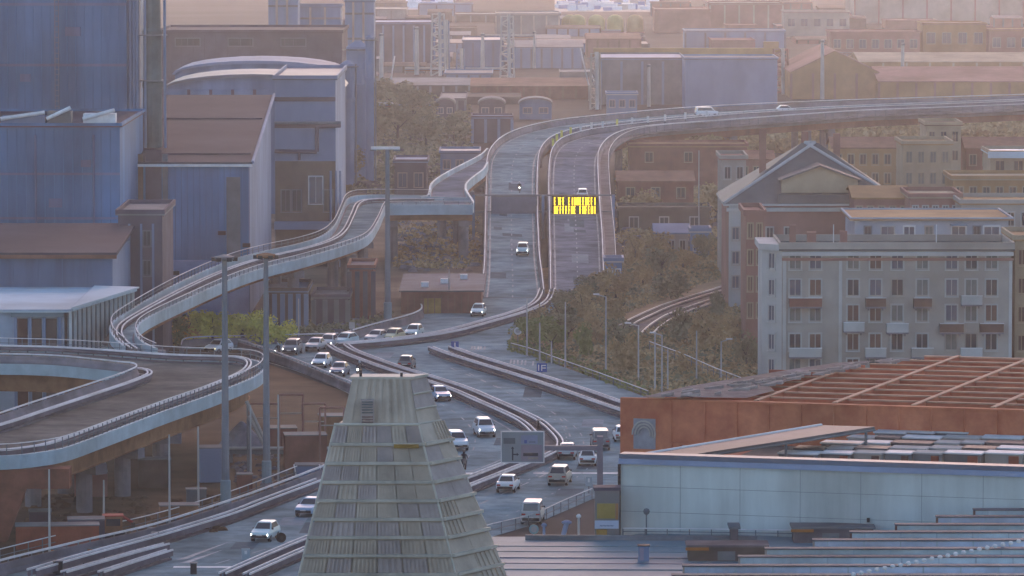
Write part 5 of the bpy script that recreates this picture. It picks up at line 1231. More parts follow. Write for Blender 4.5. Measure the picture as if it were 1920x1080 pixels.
for a in ((960, 962.5, 838, 863), (960, 970, 850.5, 853)): ar.box(xat(a[0], Yo), xat(a[1], Yo), Yo - .13, Yo - .121, zo(a[3]), zo(a[2]))
ar.prism([(xat(958, Yo), zo(841)), (xat(964.5, Yo), zo(841)), (xat(961, Yo), zo(837))], Yo - .131, Yo - .121); ar.prism([(xat(969, Yo), zo(855)), (xat(969, Yo), zo(848.5)), (xat(973, Yo), zo(852))], Yo - .1305, Yo - .1215)
ar.build('arrow', DK, bd)
patch('text_bar', DK, 981, 1009, 849, 855, .125); patch('text_bar', mat('sign_beige', (.3, .28, .25), .6, .1), 990, 1009, 857, 861, .125); patch('text_bar', SIGNB, 983, 988, 825, 831, .135); patch('text_bar', mat('sign_mid', (.16, .2, .28), .5, .1), 992, 1004, 827, 830, .135)
# small signs
def post_sign(label, u, vb, vt, w, h, m, shape='rect', bar=None):
    p = G(u, vb, zj); z = zat(vt, p.y); t = thing('road_sign', label, 'road sign', p); f = Fr(p, p + Vector((1, 0, 0)))
    MB(f).tube((0, 0, 0), (0, 0, z - zj - h * .4), .06, k=8).build('post', STEEL, t)
    if shape == 'rect':
        bd = MB(f).box(-w / 2, w / 2, -.12, -.065, z - zj - h, z - zj).build('plate', m, t)
        if bar:
            for x0, x1, a0, a1 in bar: MB(f).box(-w / 2 + x0 * w, -w / 2 + x1 * w, -.14, -.121, z - zj - h + a0 * h, z - zj - h + a1 * h).build('symbol', WHITE, bd)
    else:
        q = MB(f); n = 16; q.prism([(w / 2 * math.cos(-2 * math.pi * i / n), z - zj - w / 2 + w / 2 * math.sin(-2 * math.pi * i / n)) for i in range(n)], -.12, -.065); bd = q.build('plate', m, t)
        q = MB(f); q.prism([(w / 3.2 * math.cos(-2 * math.pi * i / n), z - zj - w / 2 + w / 3.2 * math.sin(-2 * math.pi * i / n)) for i in range(n)], -.14, -.121); q.build('symbol', GREYL if m is not DARK else STEEL, bd)
post_sign('blue rectangular road sign with white strokes at the scrub edge', 1016, 706, 681, 1.15, 1.0, SIGNB, 'rect', ((.12, .24, .15, .85), (.42, .9, .68, .82), (.42, .54, .15, .68), (.54, .9, .4, .52)))
post_sign('small blue road sign with a white bar at the median tip', 853, 664, 640, .9, 1.0, SIGNB, 'rect', ((.4, .6, .2, .85),))
post_sign('round white road sign in front of the green bush', 971, 650, 613, .95, .95, WHITE, 'round')
post_sign('round pale teal sign in front of the small van', 1001, 1004, 983, .85, .85, mat('sign_teal', (.3, .45, .46), .5, .1), 'round')
post_sign('small white sign plate with a dark dot on the lower left road', 461, 1050, 1028, .7, .95, mat('plate_grey', (.4, .45, .48), .5, .1), 'rect', ((.35, .65, .5, .8),))
post_sign('small white sign plate beside the post of the large direction sign', 1104, 925, 893, .6, .9, mat('plate_grey', (.4, .45, .48)), 'rect', ((.35, .65, .4, .8),))
post_sign('small white plate sign at the hooked kerb end', 660, 640, 604, .7, .8, GREYL)
# black crash cabinets on the barriers
for u, v, w, h, lab in ((291, 1020, .55, .95, 'black box post on the upper lower-left barrier'), (109, 1078, .75, 1.1, 'large black box post near the lower left corner'), (363, 1076, .5, .85, 'black box post on the white joint line, lower left'), (1012, 806, .5, .95, 'black box post at the bend of the S-shaped median'), (283, 1008, .3, .8, 'slim black post beside the upper lower-left barrier')):
    p = G(u, v, zj); t = thing('barrier_post', lab, 'post', p, 'black posts on barriers'); f = Fr(p, p + Vector((1, 0, 0)))
    MB(f).box(-w / 2, w / 2, -.25, .25, -.02, h).build('body', DARK, t); MB(f).box(-w / 2 - .05, w / 2 + .05, -.3, .3, h + .002, h + .08).build('cap', STEEL, t)
# railway tracks on the slope
SLP = mat('sleeper', (.1, .08, .07), .9, .2)
for lab, pts in (('upper curving railway track on the brown slope', [(1172, 612), (1200, 597), (1250, 575), (1300, 559), (1345, 545), (1420, 520)]), ('lower curving railway track on the brown slope', [(1214, 626), (1232, 610), (1262, 592), (1300, 578), (1335, 566), (1420, 538)])):
    P = tr(pts, .35); t = thing('railway_track', lab, 'railway track', P[0], 'railway tracks on the slope')
    MB().sweep(P, [(-2, -.4), (2, -.4), (1.5, -.05), (-1.5, -.05)]).build('ballast', mat('ballast', (.2, .16, .15), .95, .3, 1.5), t)
    for s_ in (-.75, .75): MB().sweep(offset(P, s_), [(-.09, .05), (.09, .05), (.09, .24), (-.09, .24)]).build('rail', mat('rail_shine', (.72, .62, .56), .55, .1), t)
    b = MB(); st = stations(P, .7)
    for i in range(len(st) - 1): b.fr = Fr(st[i], st[i + 1]); b.box(-.12, .12, -1.2, 1.2, -.05, .06)
    b.build('sleepers', SLP, t, kind='stuff')
barrier('thin handrail descending the slope by the rusty hall', [G(*p, 1.2) for p in ((1218, 655), (1280, 678), (1340, 705), (1400, 728))], 'fence', tall=.9, posts=3)
# ================================================================ VEHICLES
def paint(name, rgb): return mat('paint_' + name, rgb, .35, .04, 1.0, dirt=.12, spec=.5)
KIND = {  # L, W, bonnet height, belt, roof, windscreen base/top (from the front), rear roof/base, nose low
 'hatch': (4.0, 1.74, .82, .95, 1.48, 1.05, 1.75, 3.45, 3.95),
 'sedan': (4.5, 1.78, .84, .95, 1.44, 1.25, 1.95, 3.25, 3.85),
 'suv':   (4.4, 1.86, .98, 1.10, 1.70, 1.05, 1.6, 3.95, 4.35),
 'van':   (4.6, 1.85, 1.05, 1.15, 1.9, .75, 1.35, 4.45, 4.58),
}
CM = {}
def car_meshes(kind):
    if kind in CM: return CM[kind]
    L, W, hb, belt, roof, wb, wt, rt, rb = KIND[kind]; w = W / 2; y0 = -L / 2; out = {}
    st = [(0, .78, .34, hb - .2), (.12, .92, .26, hb - .06), (.5, .99, .2, hb), (wb, 1.0, .2, belt), (L * .5, 1.0, .2, belt + .02), (rb if kind != 'sedan' else rb, 1.0, .2, belt + (.02 if kind != 'sedan' else 0)), (L - .08, .95, .28, belt - .02 if kind != 'van' else belt), (L, .84, .36, belt - .16)]
    b = MB(); k = 8
    for y, f, zl, zh in st:
        hw = w * f; m_ = (zl + zh) / 2
        for x, z in ((-hw * .9, zl), (hw * .9, zl), (hw, m_ - .05), (hw * .985, m_ + .1), (hw * .9, zh), (-hw * .9, zh), (-hw * .985, m_ + .1), (-hw, m_ - .05)): b.v.append(Vector((x, y0 + y, z)))
    for a in range(len(st) - 1):
        for i in range(k): j = (i + 1) % k; b.f.append((a * k + i, a * k + j, (a + 1) * k + j, (a + 1) * k + i))
    b.f.append(tuple(range(k))); b.f.append(tuple((len(st) - 1) * k + i for i in range(k)))
    out['body'] = b
    g = MB(); hw, ht = w * .88, w * .70
    if kind == 'van': ht = w * .80
    zb = belt - .06
    c = [(-hw, y0 + wb, zb), (hw, y0 + wb, zb), (hw, y0 + rb, zb), (-hw, y0 + rb, zb), (-ht, y0 + wt, roof - .07), (ht, y0 + wt, roof - .07), (ht, y0 + rt, roof - .07), (-ht, y0 + rt, roof - .07)]
    n = len(g.v); g.v += [Vector(p) for p in c]
    for q in ((0, 1, 5, 4), (1, 2, 6, 5), (2, 3, 7, 6), (3, 0, 4, 7)): g.f.append(q)
    r2 = [(-ht * .86, y0 + wt + .18, roof), (ht * .86, y0 + wt + .18, roof), (ht * .86, y0 + rt - .15, roof), (-ht * .86, y0 + rt - .15, roof)]
    g.v += [Vector(p) for p in r2]
    for i in range(4): j = (i + 1) % 4; g.f.append((4 + i, 4 + j, 8 + j, 8 + i))
    g.f.append((8, 9, 10, 11)); out['cabin'] = g
    C = [Vector(p) for p in c]
    def pane(a, b_, c_, d, ins, o):
        ctr = (a + b_ + c_ + d) / 4; q = MB(); P = [ctr + (p - ctr) * ins for p in (a, b_, c_, d)]
        P = [p + Vector(o) for p in P]; q.v += P + [p - Vector(o) * .9 for p in P]
        for f in ((0, 1, 2, 3), (0, 4, 5, 1), (1, 5, 6, 2), (2, 6, 7, 3), (3, 7, 4, 0)): q.f.append(f)
        return q
    out['windscreen'] = pane(C[0], C[1], C[5], C[4], .88, (0, -.02, .02)); out['rear_window'] = pane(C[3], C[2], C[6], C[7], .82, (0, .02, .015))
    out['side_window'] = pane(C[1], C[2], C[6], C[5], .84, (.022, 0, .008)); out['side_window_2'] = pane(C[0], C[3], C[7], C[4], .84, (-.022, 0, .008))
    r = .32 if kind != 'suv' else .36
    ty = MB(); rm = MB()
    ty.fr = Fr((0, 0, 0), (1, 0, 0)); ty.tube((-.11, 0, 0), (.11, 0, 0), r, k=16); rm.tube((-.122, 0, 0), (.122, 0, 0), r * .6, k=12)
    out['tyre'] = ty; out['rim'] = rm; out['_r'] = r; out['_dims'] = (L, W, hb, belt)
    hl = MB().box(-.17, .17, -.05, .06, -.07, .08); out['lamp'] = hl
    out['plate'] = MB().box(-.26, .26, -.02, .02, -.055, .055); out['bumper'] = MB().box(-w * .8, w * .8, -.06, .1, -.12, .12); out['mirror'] = MB().box(-.1, .1, -.06, .06, -.07, .07)
    me = {}
    for k_, m_ in (('body', WHITE), ('cabin', WHITE), ('windscreen', GLASS), ('rear_window', GLASS), ('side_window', GLASS), ('side_window_2', GLASS), ('tyre', TYRE), ('rim', RIM), ('lamp', HEADO), ('plate', WHITE), ('bumper', DARK), ('mirror', DARK)):
        me[k_] = out[k_].mesh(k_.replace('_2', ''), m_)
        if k_ == 'body':
            for p in me[k_].polygons: p.use_smooth = False
    me['_r'] = out['_r']; me['_dims'] = out['_dims']; CM[kind] = me; return me
def child(name, me, parent, loc, m=None):
    o = inst(name, me, parent, loc)
    if m is not None: o.material_slots[0].link = 'OBJECT'; o.material_slots[0].material = m
    return o
def car(label, kind, u, v, heading, colour, lights=None, z=None, cat='car', name=None):
    """heading: degrees, 0 = nose towards the camera, 180 = driving away"""
    me = car_meshes(kind); L, W, hb, belt = me['_dims']; zz_ = zj + .008 if z is None else z
    p = G(u, v, zz_); t = thing(name or {'hatch': 'hatchback_car', 'sedan': 'sedan_car', 'suv': 'suv_car', 'van': 'van'}[kind], label, cat, p, 'vehicles on the road', R(heading))
    lift = .1; child('body', me['body'], t, (0, 0, lift), colour); cb = child('cabin', me['cabin'], t, (0, 0, lift), colour)
    for k_, nm in (('windscreen',) * 2, ('rear_window',) * 2, ('side_window',) * 2, ('side_window_2', 'side_window')): child(nm, me[k_], cb, (0, 0, 0))
    r = me['_r']
    for x in (-W / 2 + .13, W / 2 - .13):
        for y in (-L / 2 + .78, L / 2 - .78):
            wh = child('wheel', me['tyre'], t, (x, y, r)); child('rim', me['rim'], wh, (0, 0, 0))
    hm = {None: HEADO, 'white': HEAD, 'warm': HEADY}[lights]
    for x in (-W / 2 + .3, W / 2 - .3):
        child('headlight', me['lamp'], t, (x, -L / 2 + .06, lift + hb - .28), hm); child('tail_light', me['lamp'], t, (x, L / 2 - .03, lift + belt - .3), TAIL)
        child('mirror', me['mirror'], t, (x * 1.42, -L / 2 + KIND[kind][5] + .3, lift + belt))
    for y in (-L / 2 - .005, L / 2 + .005): child('bumper', me['bumper'], t, (0, y, lift + .42)); child('number_plate', me['plate'], t, (0, y * 1.02, lift + .55))
    return t
PW, PS, PD, PB, PC = paint('white', (.75, .76, .78)), paint('silver', (.42, .44, .46)), paint('dark', (.045, .05, .055)), paint('pale_blue', (.35, .45, .58)), paint('pale_teal', (.55, .68, .68))
PY, PG, PR = paint('cream', (.62, .55, .32)), paint('grey', (.16, .18, .2)), paint('beige', (.36, .34, .3))
car('white car with warm headlights half hidden by the left lamp mast', 'hatch', 410, 661, -30, PW, 'warm')
car('dark car with bright headlights and a pale roof leading the queue', 'suv', 548, 664, -8, PG, 'white')
car('pale silver car behind the dark queue leader', 'sedan', 592, 657, -12, PS)
car('silver car with one glaring headlight, rear of the upper queue', 'hatch', 616, 651, -10, PS, 'white')
car('pale teal car almost hidden by the kerb end', 'hatch', 648, 648, -25, PC)
car('white car with headlights in the middle of the queue', 'hatch', 603, 688, -10, PW, 'white')
car('dark blue car with headlights in front of the white queue car', 'sedan', 637, 704, -8, paint('dark_blue', (.12, .2, .3)), 'white')
car('silver car sunk behind the median rail, left of the cream car', 'sedan', 707, 642, -22, PS)
car('cream white car with a warm headlight on the merging lane', 'hatch', 737, 640, -20, PY, 'warm')
car('pale teal car with headlights on the merging lane', 'hatch', 776, 632, -12, PC, 'white')
car('silver-green car entering the junction at the foot of the viaduct', 'hatch', 897, 592, -6, PC, 'white')
car('small white van-like car alone on the left motorway carriageway', 'suv', 980, 478, -2, PC, 'white', z=zmain(478) + .02)
car('pale blue car emerging from behind the pyramid top', 'sedan', 824, 750, 14, PB, 'white')
car('white suv with both headlights on, right of the pyramid', 'suv', 908, 817, 8, PW, 'white')
car('white pickup-like car half hidden by the pyramid edge', 'suv', 856, 842, 10, PW)
car('white teal-tinted car on the lower left road', 'hatch', 497, 1012, -12, PC, 'white')
car('pale blue car cut by the left edge of the pyramid', 'sedan', 583, 965, -16, PB)
car('grey car with a pale roof driving off towards the viaduct', 'hatch', 763, 691, 173, PG)
car('white sedan close to the median, driving away', 'sedan', 953, 920, 172, PW)
car('dark suv with a pale roof driving over the white joint line', 'suv', 1050, 907, 172, PR)
car('white hatchback under the sign arm, driving away', 'hatch', 1102, 871, 178, PW)
car('silver sedan behind the sign arm', 'sedan', 1064, 859, 176, PS)
car('dark van with a pale roof edge right of the sign arm', 'van', 1125, 841, 182, PG, cat='van')
car('white car cut off by the rusty end plate', 'hatch', 1166, 826, 182, PW)
car('small white van with blue rear windows at the near rail', 'van', 999, 979, 175, PS, cat='van')
car('white car beyond the message board on the right carriageway', 'suv', 1092, 374, 180, PW, z=zmain(374) + .02)
car('white car roof above the viaduct barrier, left one of two', 'van', 1325, 219, 100, PW, z=9.55, cat='van')
car('white car roof above the viaduct barrier, right one of two', 'hatch', 1475, 212, 98, PW, z=9.55)
# motorcycles and riders
def skin_body(name, joints, edges, m, root=0):
    me = bpy.data.meshes.new(name); me.from_pydata([j[0] for j in joints], edges, []); o = bpy.data.objects.new(name, me)
    COL.objects.link(o); md = o.modifiers.new('skin', 'SKIN'); md.use_smooth_shade = True
    for i, j in enumerate(joints): me.skin_vertices[0].data[i].radius = (j[1], j[1]); me.skin_vertices[0].data[i].use_root = i == root
    sb = o.modifiers.new('sub', 'SUBSURF'); sb.levels = 1; sb.render_levels = 1
    dg = bpy.context.evaluated_depsgraph_get(); ev = bpy.data.meshes.new_from_object(o.evaluated_get(dg)); ev.name = name
    bpy.data.objects.remove(o); ev.materials.clear(); ev.materials.append(m); return ev
JK = mat('jacket_dark', (.04, .042, .05), .8, .2, 3)
rider_j = [((0, .25, .86), .17), ((0, .2, 1.12), .18), ((0, .1, 1.36), .16), ((0, .06, 1.48), .07), ((0, .0, 1.6), .085),
           ((.2, .1, 1.38), .075), ((.3, -.08, 1.16), .06), ((.28, -.36, 1.05), .045), ((-.2, .1, 1.38), .075), ((-.3, -.08, 1.16), .06), ((-.28, -.36, 1.05), .045),
           ((.15, .15, .84), .11), ((.2, -.22, .74), .085), ((.19, -.1, .36), .06), ((.19, -.24, .3), .05), ((-.15, .15, .84), .11), ((-.2, -.22, .74), .085), ((-.19, -.1, .36), .06), ((-.19, -.24, .3), .05)]
rider_e = [(0, 1), (1, 2), (2, 3), (3, 4), (2, 5), (5, 6), (6, 7), (2, 8), (8, 9), (9, 10), (0, 11), (11, 12), (12, 13), (13, 14), (0, 15), (15, 16), (16, 17), (17, 18)]
RD = skin_body('body', rider_j, rider_e, JK)
hel = MB(); hel.lathe((0, 0, 0), [(.06, -.13), (.125, -.08), (.15, .02), (.13, .11), (.07, .165)], 14); HEL = hel.mesh('helmet', WHITE, None, True)
vis = MB().box(-.1, .1, -.165, -.11, -.03, .05).mesh('visor', GLASS)
mb_ty = MB().tube((-.06, 0, 0), (.06, 0, 0), .3, k=18).mesh('tyre', TYRE); mb_rm = MB().tube((-.065, 0, 0), (.065, 0, 0), .17, k=12).mesh('rim', RIM)
fair = MB(); fair.hexa([(-.14, -.75, .45), (.14, -.75, .45), (.2, -.2, .35), (-.2, -.2, .35), (-.12, -.62, 1.05), (.12, -.62, 1.05), (.16, -.3, .92), (-.16, -.3, .92)]); FAIR = fair.mesh('fairing', PD)
tail = MB(); tail.hexa([(-.13, -.2, .35), (.13, -.2, .35), (.12, .75, .5), (-.12, .75, .5), (-.15, -.2, .72), (.15, -.2, .72), (.1, .8, .78), (-.1, .8, .78)]); TLM = tail.mesh('frame', PD)
seat = MB().box(-.14, .14, -.1, .7, .73, .82).mesh('seat', TYRE); bar = MB().tube((-.36, -.42, 1.02), (.36, -.42, 1.02), .025).mesh('handlebar', STEEL)
fork = MB().tube((-.1, -.5, .95), (-.1, -.68, .3), .03).tube((.1, -.5, .95), (.1, -.68, .3), .03).mesh('fork', STEEL); hlm = MB().lathe((0, 0, 0), [(.02, -.1), (.1, -.05), (.12, .05), (.05, .1)], 10).mesh('headlight', HEAD)
for u, v, z, hd, lit, lab in ((521, 671, None, -25, 1, 'beside the front of the car queue'), (674, 706, None, -15, 1, 'between the queue and the S-shaped median'), (974, 361, zmain(361) + .02, 0, 1, 'alone on the left motorway carriageway'), (870, 879, None, 10, 0, 'at the right edge of the pyramid')):
    p = G(u, v, zj + .008 if z is None else z); t = thing('motorcycle', ('motorcycle with a glaring headlight ' if lit else 'dark motorcycle ') + lab, 'motorcycle', p, 'motorcycles', R(hd))
    for y in (-.68, .62): w_ = inst('wheel', mb_ty, t, (0, y, .3)); inst('rim', mb_rm, w_, (0, 0, 0))
    for nm, m_ in (('fairing', FAIR), ('frame', TLM), ('seat', seat), ('handlebar', bar), ('fork', fork)): inst(nm, m_, t, (0, 0, 0))
    if lit: inst('headlight', hlm, t, (0, -.76, .85))
    r = link(bpy.data.objects.new('person', RD)); r.location = p; r.rotation_euler = (0, 0, R(hd)); tag(r, 'rider in dark clothes and helmet on the motorcycle ' + lab, 'person', 'motorcycle riders')
    h = inst('helmet', HEL, r, (0, -.02, 1.66)); inst('visor', vis, h, (0, 0, 0))
    if lit == 0: h.material_slots[0].link = 'OBJECT'; h.material_slots[0].material = DARK
# dark wheel standing on the road beside the teal-tinted car
p = G(527, 1017, zj + .008); t = thing('loose_tyre', 'dark round tyre-like disc beside the white teal-tinted car', 'tyre', p, None, R(20)); inst('tyre', MB().tube((0, -.12, 0), (0, .12, 0), .42, k=18).mesh('tyre', TYRE), t, (0, 0, .42)); inst('hub', MB().tube((0, -.13, 0), (0, .13, 0), .18, k=12).mesh('hub', DARK), t, (0, 0, .42))

# ================================================================ CLUTTER IN THE BROWN YARD
def crate(label, u, v, w, d, h, m, name='container', cat='container', ribs=6, group='things in the brown yard', ang=.1):
    p = G(u, v, .02); f = Fr(p, p + Vector((1, ang, 0))); t = thing(name, label, cat, p, group)
    MB(f).box(0, w, 0, d, 0, h).build('body', m, t); MB(f).box(-.05, w + .05, -.05, d + .05, h + .002, h + .1).build('lid', SLATE, t)
    for i in range(ribs): x = w * (i + .5) / ribs; MB(f).box(x - .05, x + .05, -.07, -.003, .1, h - .1).build('rib', m, t)
    return t, f
crate('long dark brown container at the lower left of the yard', 30, 1030, 7, 2.4, 1.9, RUSTD)
crate('purple-brown container behind the long dark brown one', 128, 1020, 3.1, 2.4, 2.0, LILACD)
crate('grey-purple skip under the left end of the hairpin ramp', 55, 995, 1.9, 2, 1.6, LILACD, 'skip', 'skip')
crate('grey container with a pale end between the two concrete piers', 140, 932, 3.0, 2.4, 2.2, PINKW)
crate('orange-red sheet pile near the lower left barrier', 96, 1042, 4.2, 1.2, .5, ORANGE, 'sheet_pile', 'sheet pile', 3)
crate('brown crate stack behind the right concrete pier', 260, 915, 3, 2, 2.6, BROWNW, 'crate_stack', 'crates')
crate('low brown container in the middle of the yard', 300, 975, 3.4, 2.2, 1.2, RUSTB)
crate('grey hut with pale lilac front under the ramp', 375, 905, 2.6, 2.6, 3.2, LILAC, 'site_hut', 'hut', 3)
crate('dark red cabinet by the foot of the right lamp mast', 445, 925, 1.4, 1.2, 1.7, BRICKM, 'cabinet', 'cabinet', 3)
crate('dark low container right of the dark red cabinet', 350, 942, 1.8, 1.5, 1.1, SLATE)
crate('brown block building behind the yard pipes', 535, 880, 4.0, 3, 3.2, BRICKM, 'yard_block', 'building', 4)
crate('ochre block building behind the pyramid edge', 600, 850, 3.5, 3, 3.6, RUSTB, 'yard_block', 'building', 3)
crate('reddish low building under the ramp end', 500, 850, 3, 3, 2.4, BRICKM, 'yard_block', 'building', 3)
# small red excavator-like machine
p = G(208, 1010, .02); t = thing('yard_machine', 'small red and brown yard machine near the lower left barrier', 'machine', p, 'things in the brown yard'); f = Fr(p, p + Vector((1, .1, 0)))
MB(f).box(-.6, 1.0, 0, 1.4, .5, 1.9).build('cab', RUSTB, t); MB(f).box(-.7, 1.1, -.1, 1.5, 1.905, 2.0).build('cab_roof', mat('machine_red', (.4, .06, .05), .6, .1), t)
for y in (0, 1.1): MB(f).box(-.8, 1.6, y, y + .35, .0, .5).build('track', TYRE, t)
MB(f).tube((.9, .7, 1.9), (1.9, .7, 1.3), .12).build('arm', mat('machine_red', (.4, .06, .05)), t); MB(f).box(1.75, 2.1, .5, .9, .7, 1.3).build('bucket', DARK, t); MB(f).box(-.4, .8, -.04, -.003, 1.1, 1.7).build('window', GLASS, t)
# pipe portals in the yard
for i, (u0, u1, vb, vt, lab) in enumerate(((524, 568, 860, 740, 'leftmost thin pipe portal behind the right lamp mast'), (568, 610, 872, 757, 'second thin pipe portal right of the lamp masts'), (600, 645, 880, 764, 'pipe portal next to the pyramid'), (470, 524, 850, 757, 'low pipe portal just behind the right lamp mast'))):
    A, B = G(u0, vb), G(u1, vb); h = zat(vt, A.y); t = thing('pipe_portal', lab, 'pipe frame', A, 'pipe portals in the yard')
    for q in (A, B): MB().tube(q, q + Vector((0, 0, h)), .1, k=8).build('leg', PINKW, t)
    MB().tube(A + Vector((0, 0, h)), B + Vector((0, 0, h)), .1, k=8).build('crossbar', PINKW, t); MB().tube(A + Vector((0, .6, h * .7)), B + Vector((0, .6, h * .7)), .07, k=6).build('pipe', GREYW, t)
A, B = G(430, 868), G(622, 868); t = thing('pipe_bridge', 'long grey horizontal pipe bridge between lamp masts and pyramid', 'pipe bridge', A, 'things in the brown yard'); z_ = zat(842, A.y)
MB().box(A.x, B.x, A.y - .4, A.y + .4, z_ - .45, z_).build('beam', SLATE, t); MB().tube((A.x, A.y - .5, z_ + .15), (B.x, A.y - .5, z_ + .15), .14).build('pipe', GREYL, t)
for f_ in (.02, .35, .7, .98): x = A.x + (B.x - A.x) * f_; MB().box(x - .12, x + .12, A.y - .2, A.y + .2, 0, z_ - .455).build('leg', SLATE, t)
for a, b, lab in (((462, 752), (502, 838), 'upper slanting grey conveyor under the ramp edge'), ((466, 780), (505, 852), 'lower slanting grey conveyor under the ramp edge')):
    Yc = 505; A, B = D(*a, Yc), D(*b, Yc); t = thing('conveyor', lab, 'conveyor', (A.x, Yc, 0), 'things in the brown yard'); MB().tube(A, B, .2, k=6).build('tube', GREYW, t); MB().tube(A + Vector((.1, 0, -.1)), (A.x + .1, Yc, 0), .1, k=6).build('support', SLATE, t)
    MB().tube(B, (B.x, Yc, 0), .12, k=6).build('support', SLATE, t)
p = G(425, 840, 0.02); t = thing('cone_heap', 'lilac-grey cone of gravel under the ramp edge', 'gravel heap', p, 'things in the brown yard'); MB(Fr(p, p + Vector((1, 0, 0)))).lathe((1.5, 0, -.02), [(2.6, 0), (1.9, .9), (.9, 2.0), (.15, 2.7)], 16).build('heap', mat('gravel_lilac', (.24, .23, .27), .95, .25, 1.2), t)
p = G(575, 896, .02); t = thing('lilac_canopy', 'lilac box canopy with white V struts beside the pyramid', 'canopy', p, 'things in the brown yard'); f = Fr(p, p + Vector((1, 0, 0)))
MB(f).box(-1.1, 1.5, 0, 2, 0, 1.1).build('box', LILAC, t); MB(f).box(-1.2, 1.6, -.1, 2.1, 1.102, 1.25).build('roof', SLATE, t)
for a, b in (((-1.2, -.2, 1.3), (-1.0, -.2, .3)), ((1.2, -.2, 1.3), (1.45, -.2, .6)), ((1.75, -.2, 1.3), (1.45, -.2, .6))): MB(f).tube(a, b, .07, k=6).build('strut', WHITE, t)
# rubble under the bridge and beside the yard
rr = random.Random(21)
def rubble(name, label, reg, n, smin, smax, m, z=.02):
    b = MB()
    for i in range(n):
        p = G(rr.uniform(reg[0], reg[2]), rr.uniform(reg[1], reg[3]), z); b.fr = Fr(p, p + Vector((1, rr.uniform(-1, 1), 0))); s_ = rr.uniform(smin, smax); h = s_ * rr.uniform(.4, .9)
        b.hexa([(-s_, -s_ * .6, -.05), (s_, -s_ * .6, -.05), (s_, s_ * .6, -.05), (-s_, s_ * .6, -.05), (-s_ * .6, -s_ * .3, h), (s_ * .5, -s_ * .3, h * .8), (s_ * .6, s_ * .4, h), (-s_ * .5, s_ * .3, h * .7)])
    o = b.build(name, m); o['kind'] = 'stuff'; o['label'] = label; o['category'] = 'rubble'
rubble('rubble', 'scattered grey rubble on the brown ground under the bridge', (742, 415, 895, 510), 140, .25, .9, CONC)
rubble('rubble', 'scattered earth clods in the brown yard', (20, 930, 420, 1000), 160, .15, .6, YARD)
rubble('rubble', 'scattered stones on the yard between masts and pyramid', (430, 850, 600, 905), 90, .15, .5, CONCD)
rubble('rubble', 'scattered blocks beside the hooked kerb', (600, 595, 740, 625), 90, .2, .6, CONC)
rubble('rubble', 'dark heaps on the far ground left of the motorway', (650, 230, 900, 360), 160, .5, 1.8, BROWNW)
rubble('rubble', 'low heaps on the grey ground right of the motorway', (1150, 385, 1350, 470), 120, .4, 1.4, CONCD)
# ================================================================ TREES, HEDGE, SCRUB
def leaf_cloud(rg, n, rx, ry, rz, lobes, size):
    b = MB(); cs = []
    for i in range(lobes):
        a = rg.uniform(0, 6.28); r = rg.uniform(.15, .75); cs.append((math.cos(a) * rx * r, math.sin(a) * ry * r, rz * rg.uniform(-.45, .75), rg.uniform(.32, .6)))
    for i in range(n):
        cx, cy, cz, s = rg.choice(cs); d = Vector((rg.gauss(0, 1), rg.gauss(0, 1), rg.gauss(0, 1))).normalized() * (rg.random() ** .4)
        p = Vector((cx + d.x * rx * s, cy + d.y * ry * s, cz + d.z * rz * s)); l = size * rg.uniform(.5, 1.3)
        e = Vector((rg.gauss(0, 1), rg.gauss(0, 1), rg.gauss(0, .6))).normalized(); g_ = e.cross(Vector((rg.gauss(0, 1), rg.gauss(0, 1), rg.gauss(0, 1)))).normalized()
        b.poly([p - e * l, p + g_ * l * .6, p + e * l, p - g_ * l * .5])
    return b
TP = []
rg = random.Random(31)
for i in range(6):
    cr = leaf_cloud(rg, 1500, 1.0, 1.0, .8, 11, .1); tk = MB(); tk.tube((0, 0, -.3), (.04, 0, .75), .09, .05, k=7)
    for j in range(4): a = j * 1.6 + i; tk.tube((.03, 0, .5 + .08 * j), (.5 * math.cos(a), .5 * math.sin(a), 1.0 + .1 * j), .04, .015, k=5)
    TP.append((cr, tk))
TM = {}
def tree(label, u, v, h, w, m, group, name='tree', z=0.0):
    i = rg.randrange(6); key = (i, m.name)
    if key not in TM: TM[key] = (TP[i][0].mesh('crown', m), TP[i][1].mesh('trunk', BARK))
    c, k = TM[key]; p = G(u, v, z); t = thing(name, label, 'tree' if name == 'tree' else 'bush', p, group, rg.uniform(0, 6.28))
    s_ = h / 1.75 if name == 'tree' else h / 1.3
    o = inst('trunk', k, t, (0, 0, 0)); o.scale = (w, w, s_)
    o = inst('crown', c, t, (0, 0, (1.05 if name == 'tree' else .55) * s_)); o.scale = (w, w, s_)
for i, (u, v, h, w, m, lab) in enumerate(((1045, 577, 1.8, 2.0, LEAFD, 'leftmost dull tree at the foot of the right carriageway'), (1063, 580, 2.4, 2.3, LEAFD, 'dull tree second from left at the foot of the right carriageway'), (1085, 579, 3.0, 2.2, LEAFB, 'brownish tree in the middle of the clump below the right carriageway'),
    (1108, 577, 3.8, 2.4, LEAFD, 'dull tree right of the brownish one below the right carriageway'), (1134, 572, 4.8, 2.3, LEAFB, 'brown tree at the right end of the clump below the right carriageway'), (1155, 565, 3.6, 2.2, LEAFB, 'low brown tree beside the small lilac hut'),
    (985, 640, 2.6, 2.0, LEAF, 'green bush right behind the round white sign'), (1010, 652, 3.4, 2.4, LEAF, 'larger green bush above the blue sign'), (1035, 660, 3.0, 2.3, LEAF, 'green bush between the slim poles'), (1065, 640, 3.0, 2.4, LEAFD, 'dull bush right of the green bushes'))):
    tree(lab, u, v, h, w, m, 'trees at the slip road' if i > 5 else 'trees below the right carriageway')
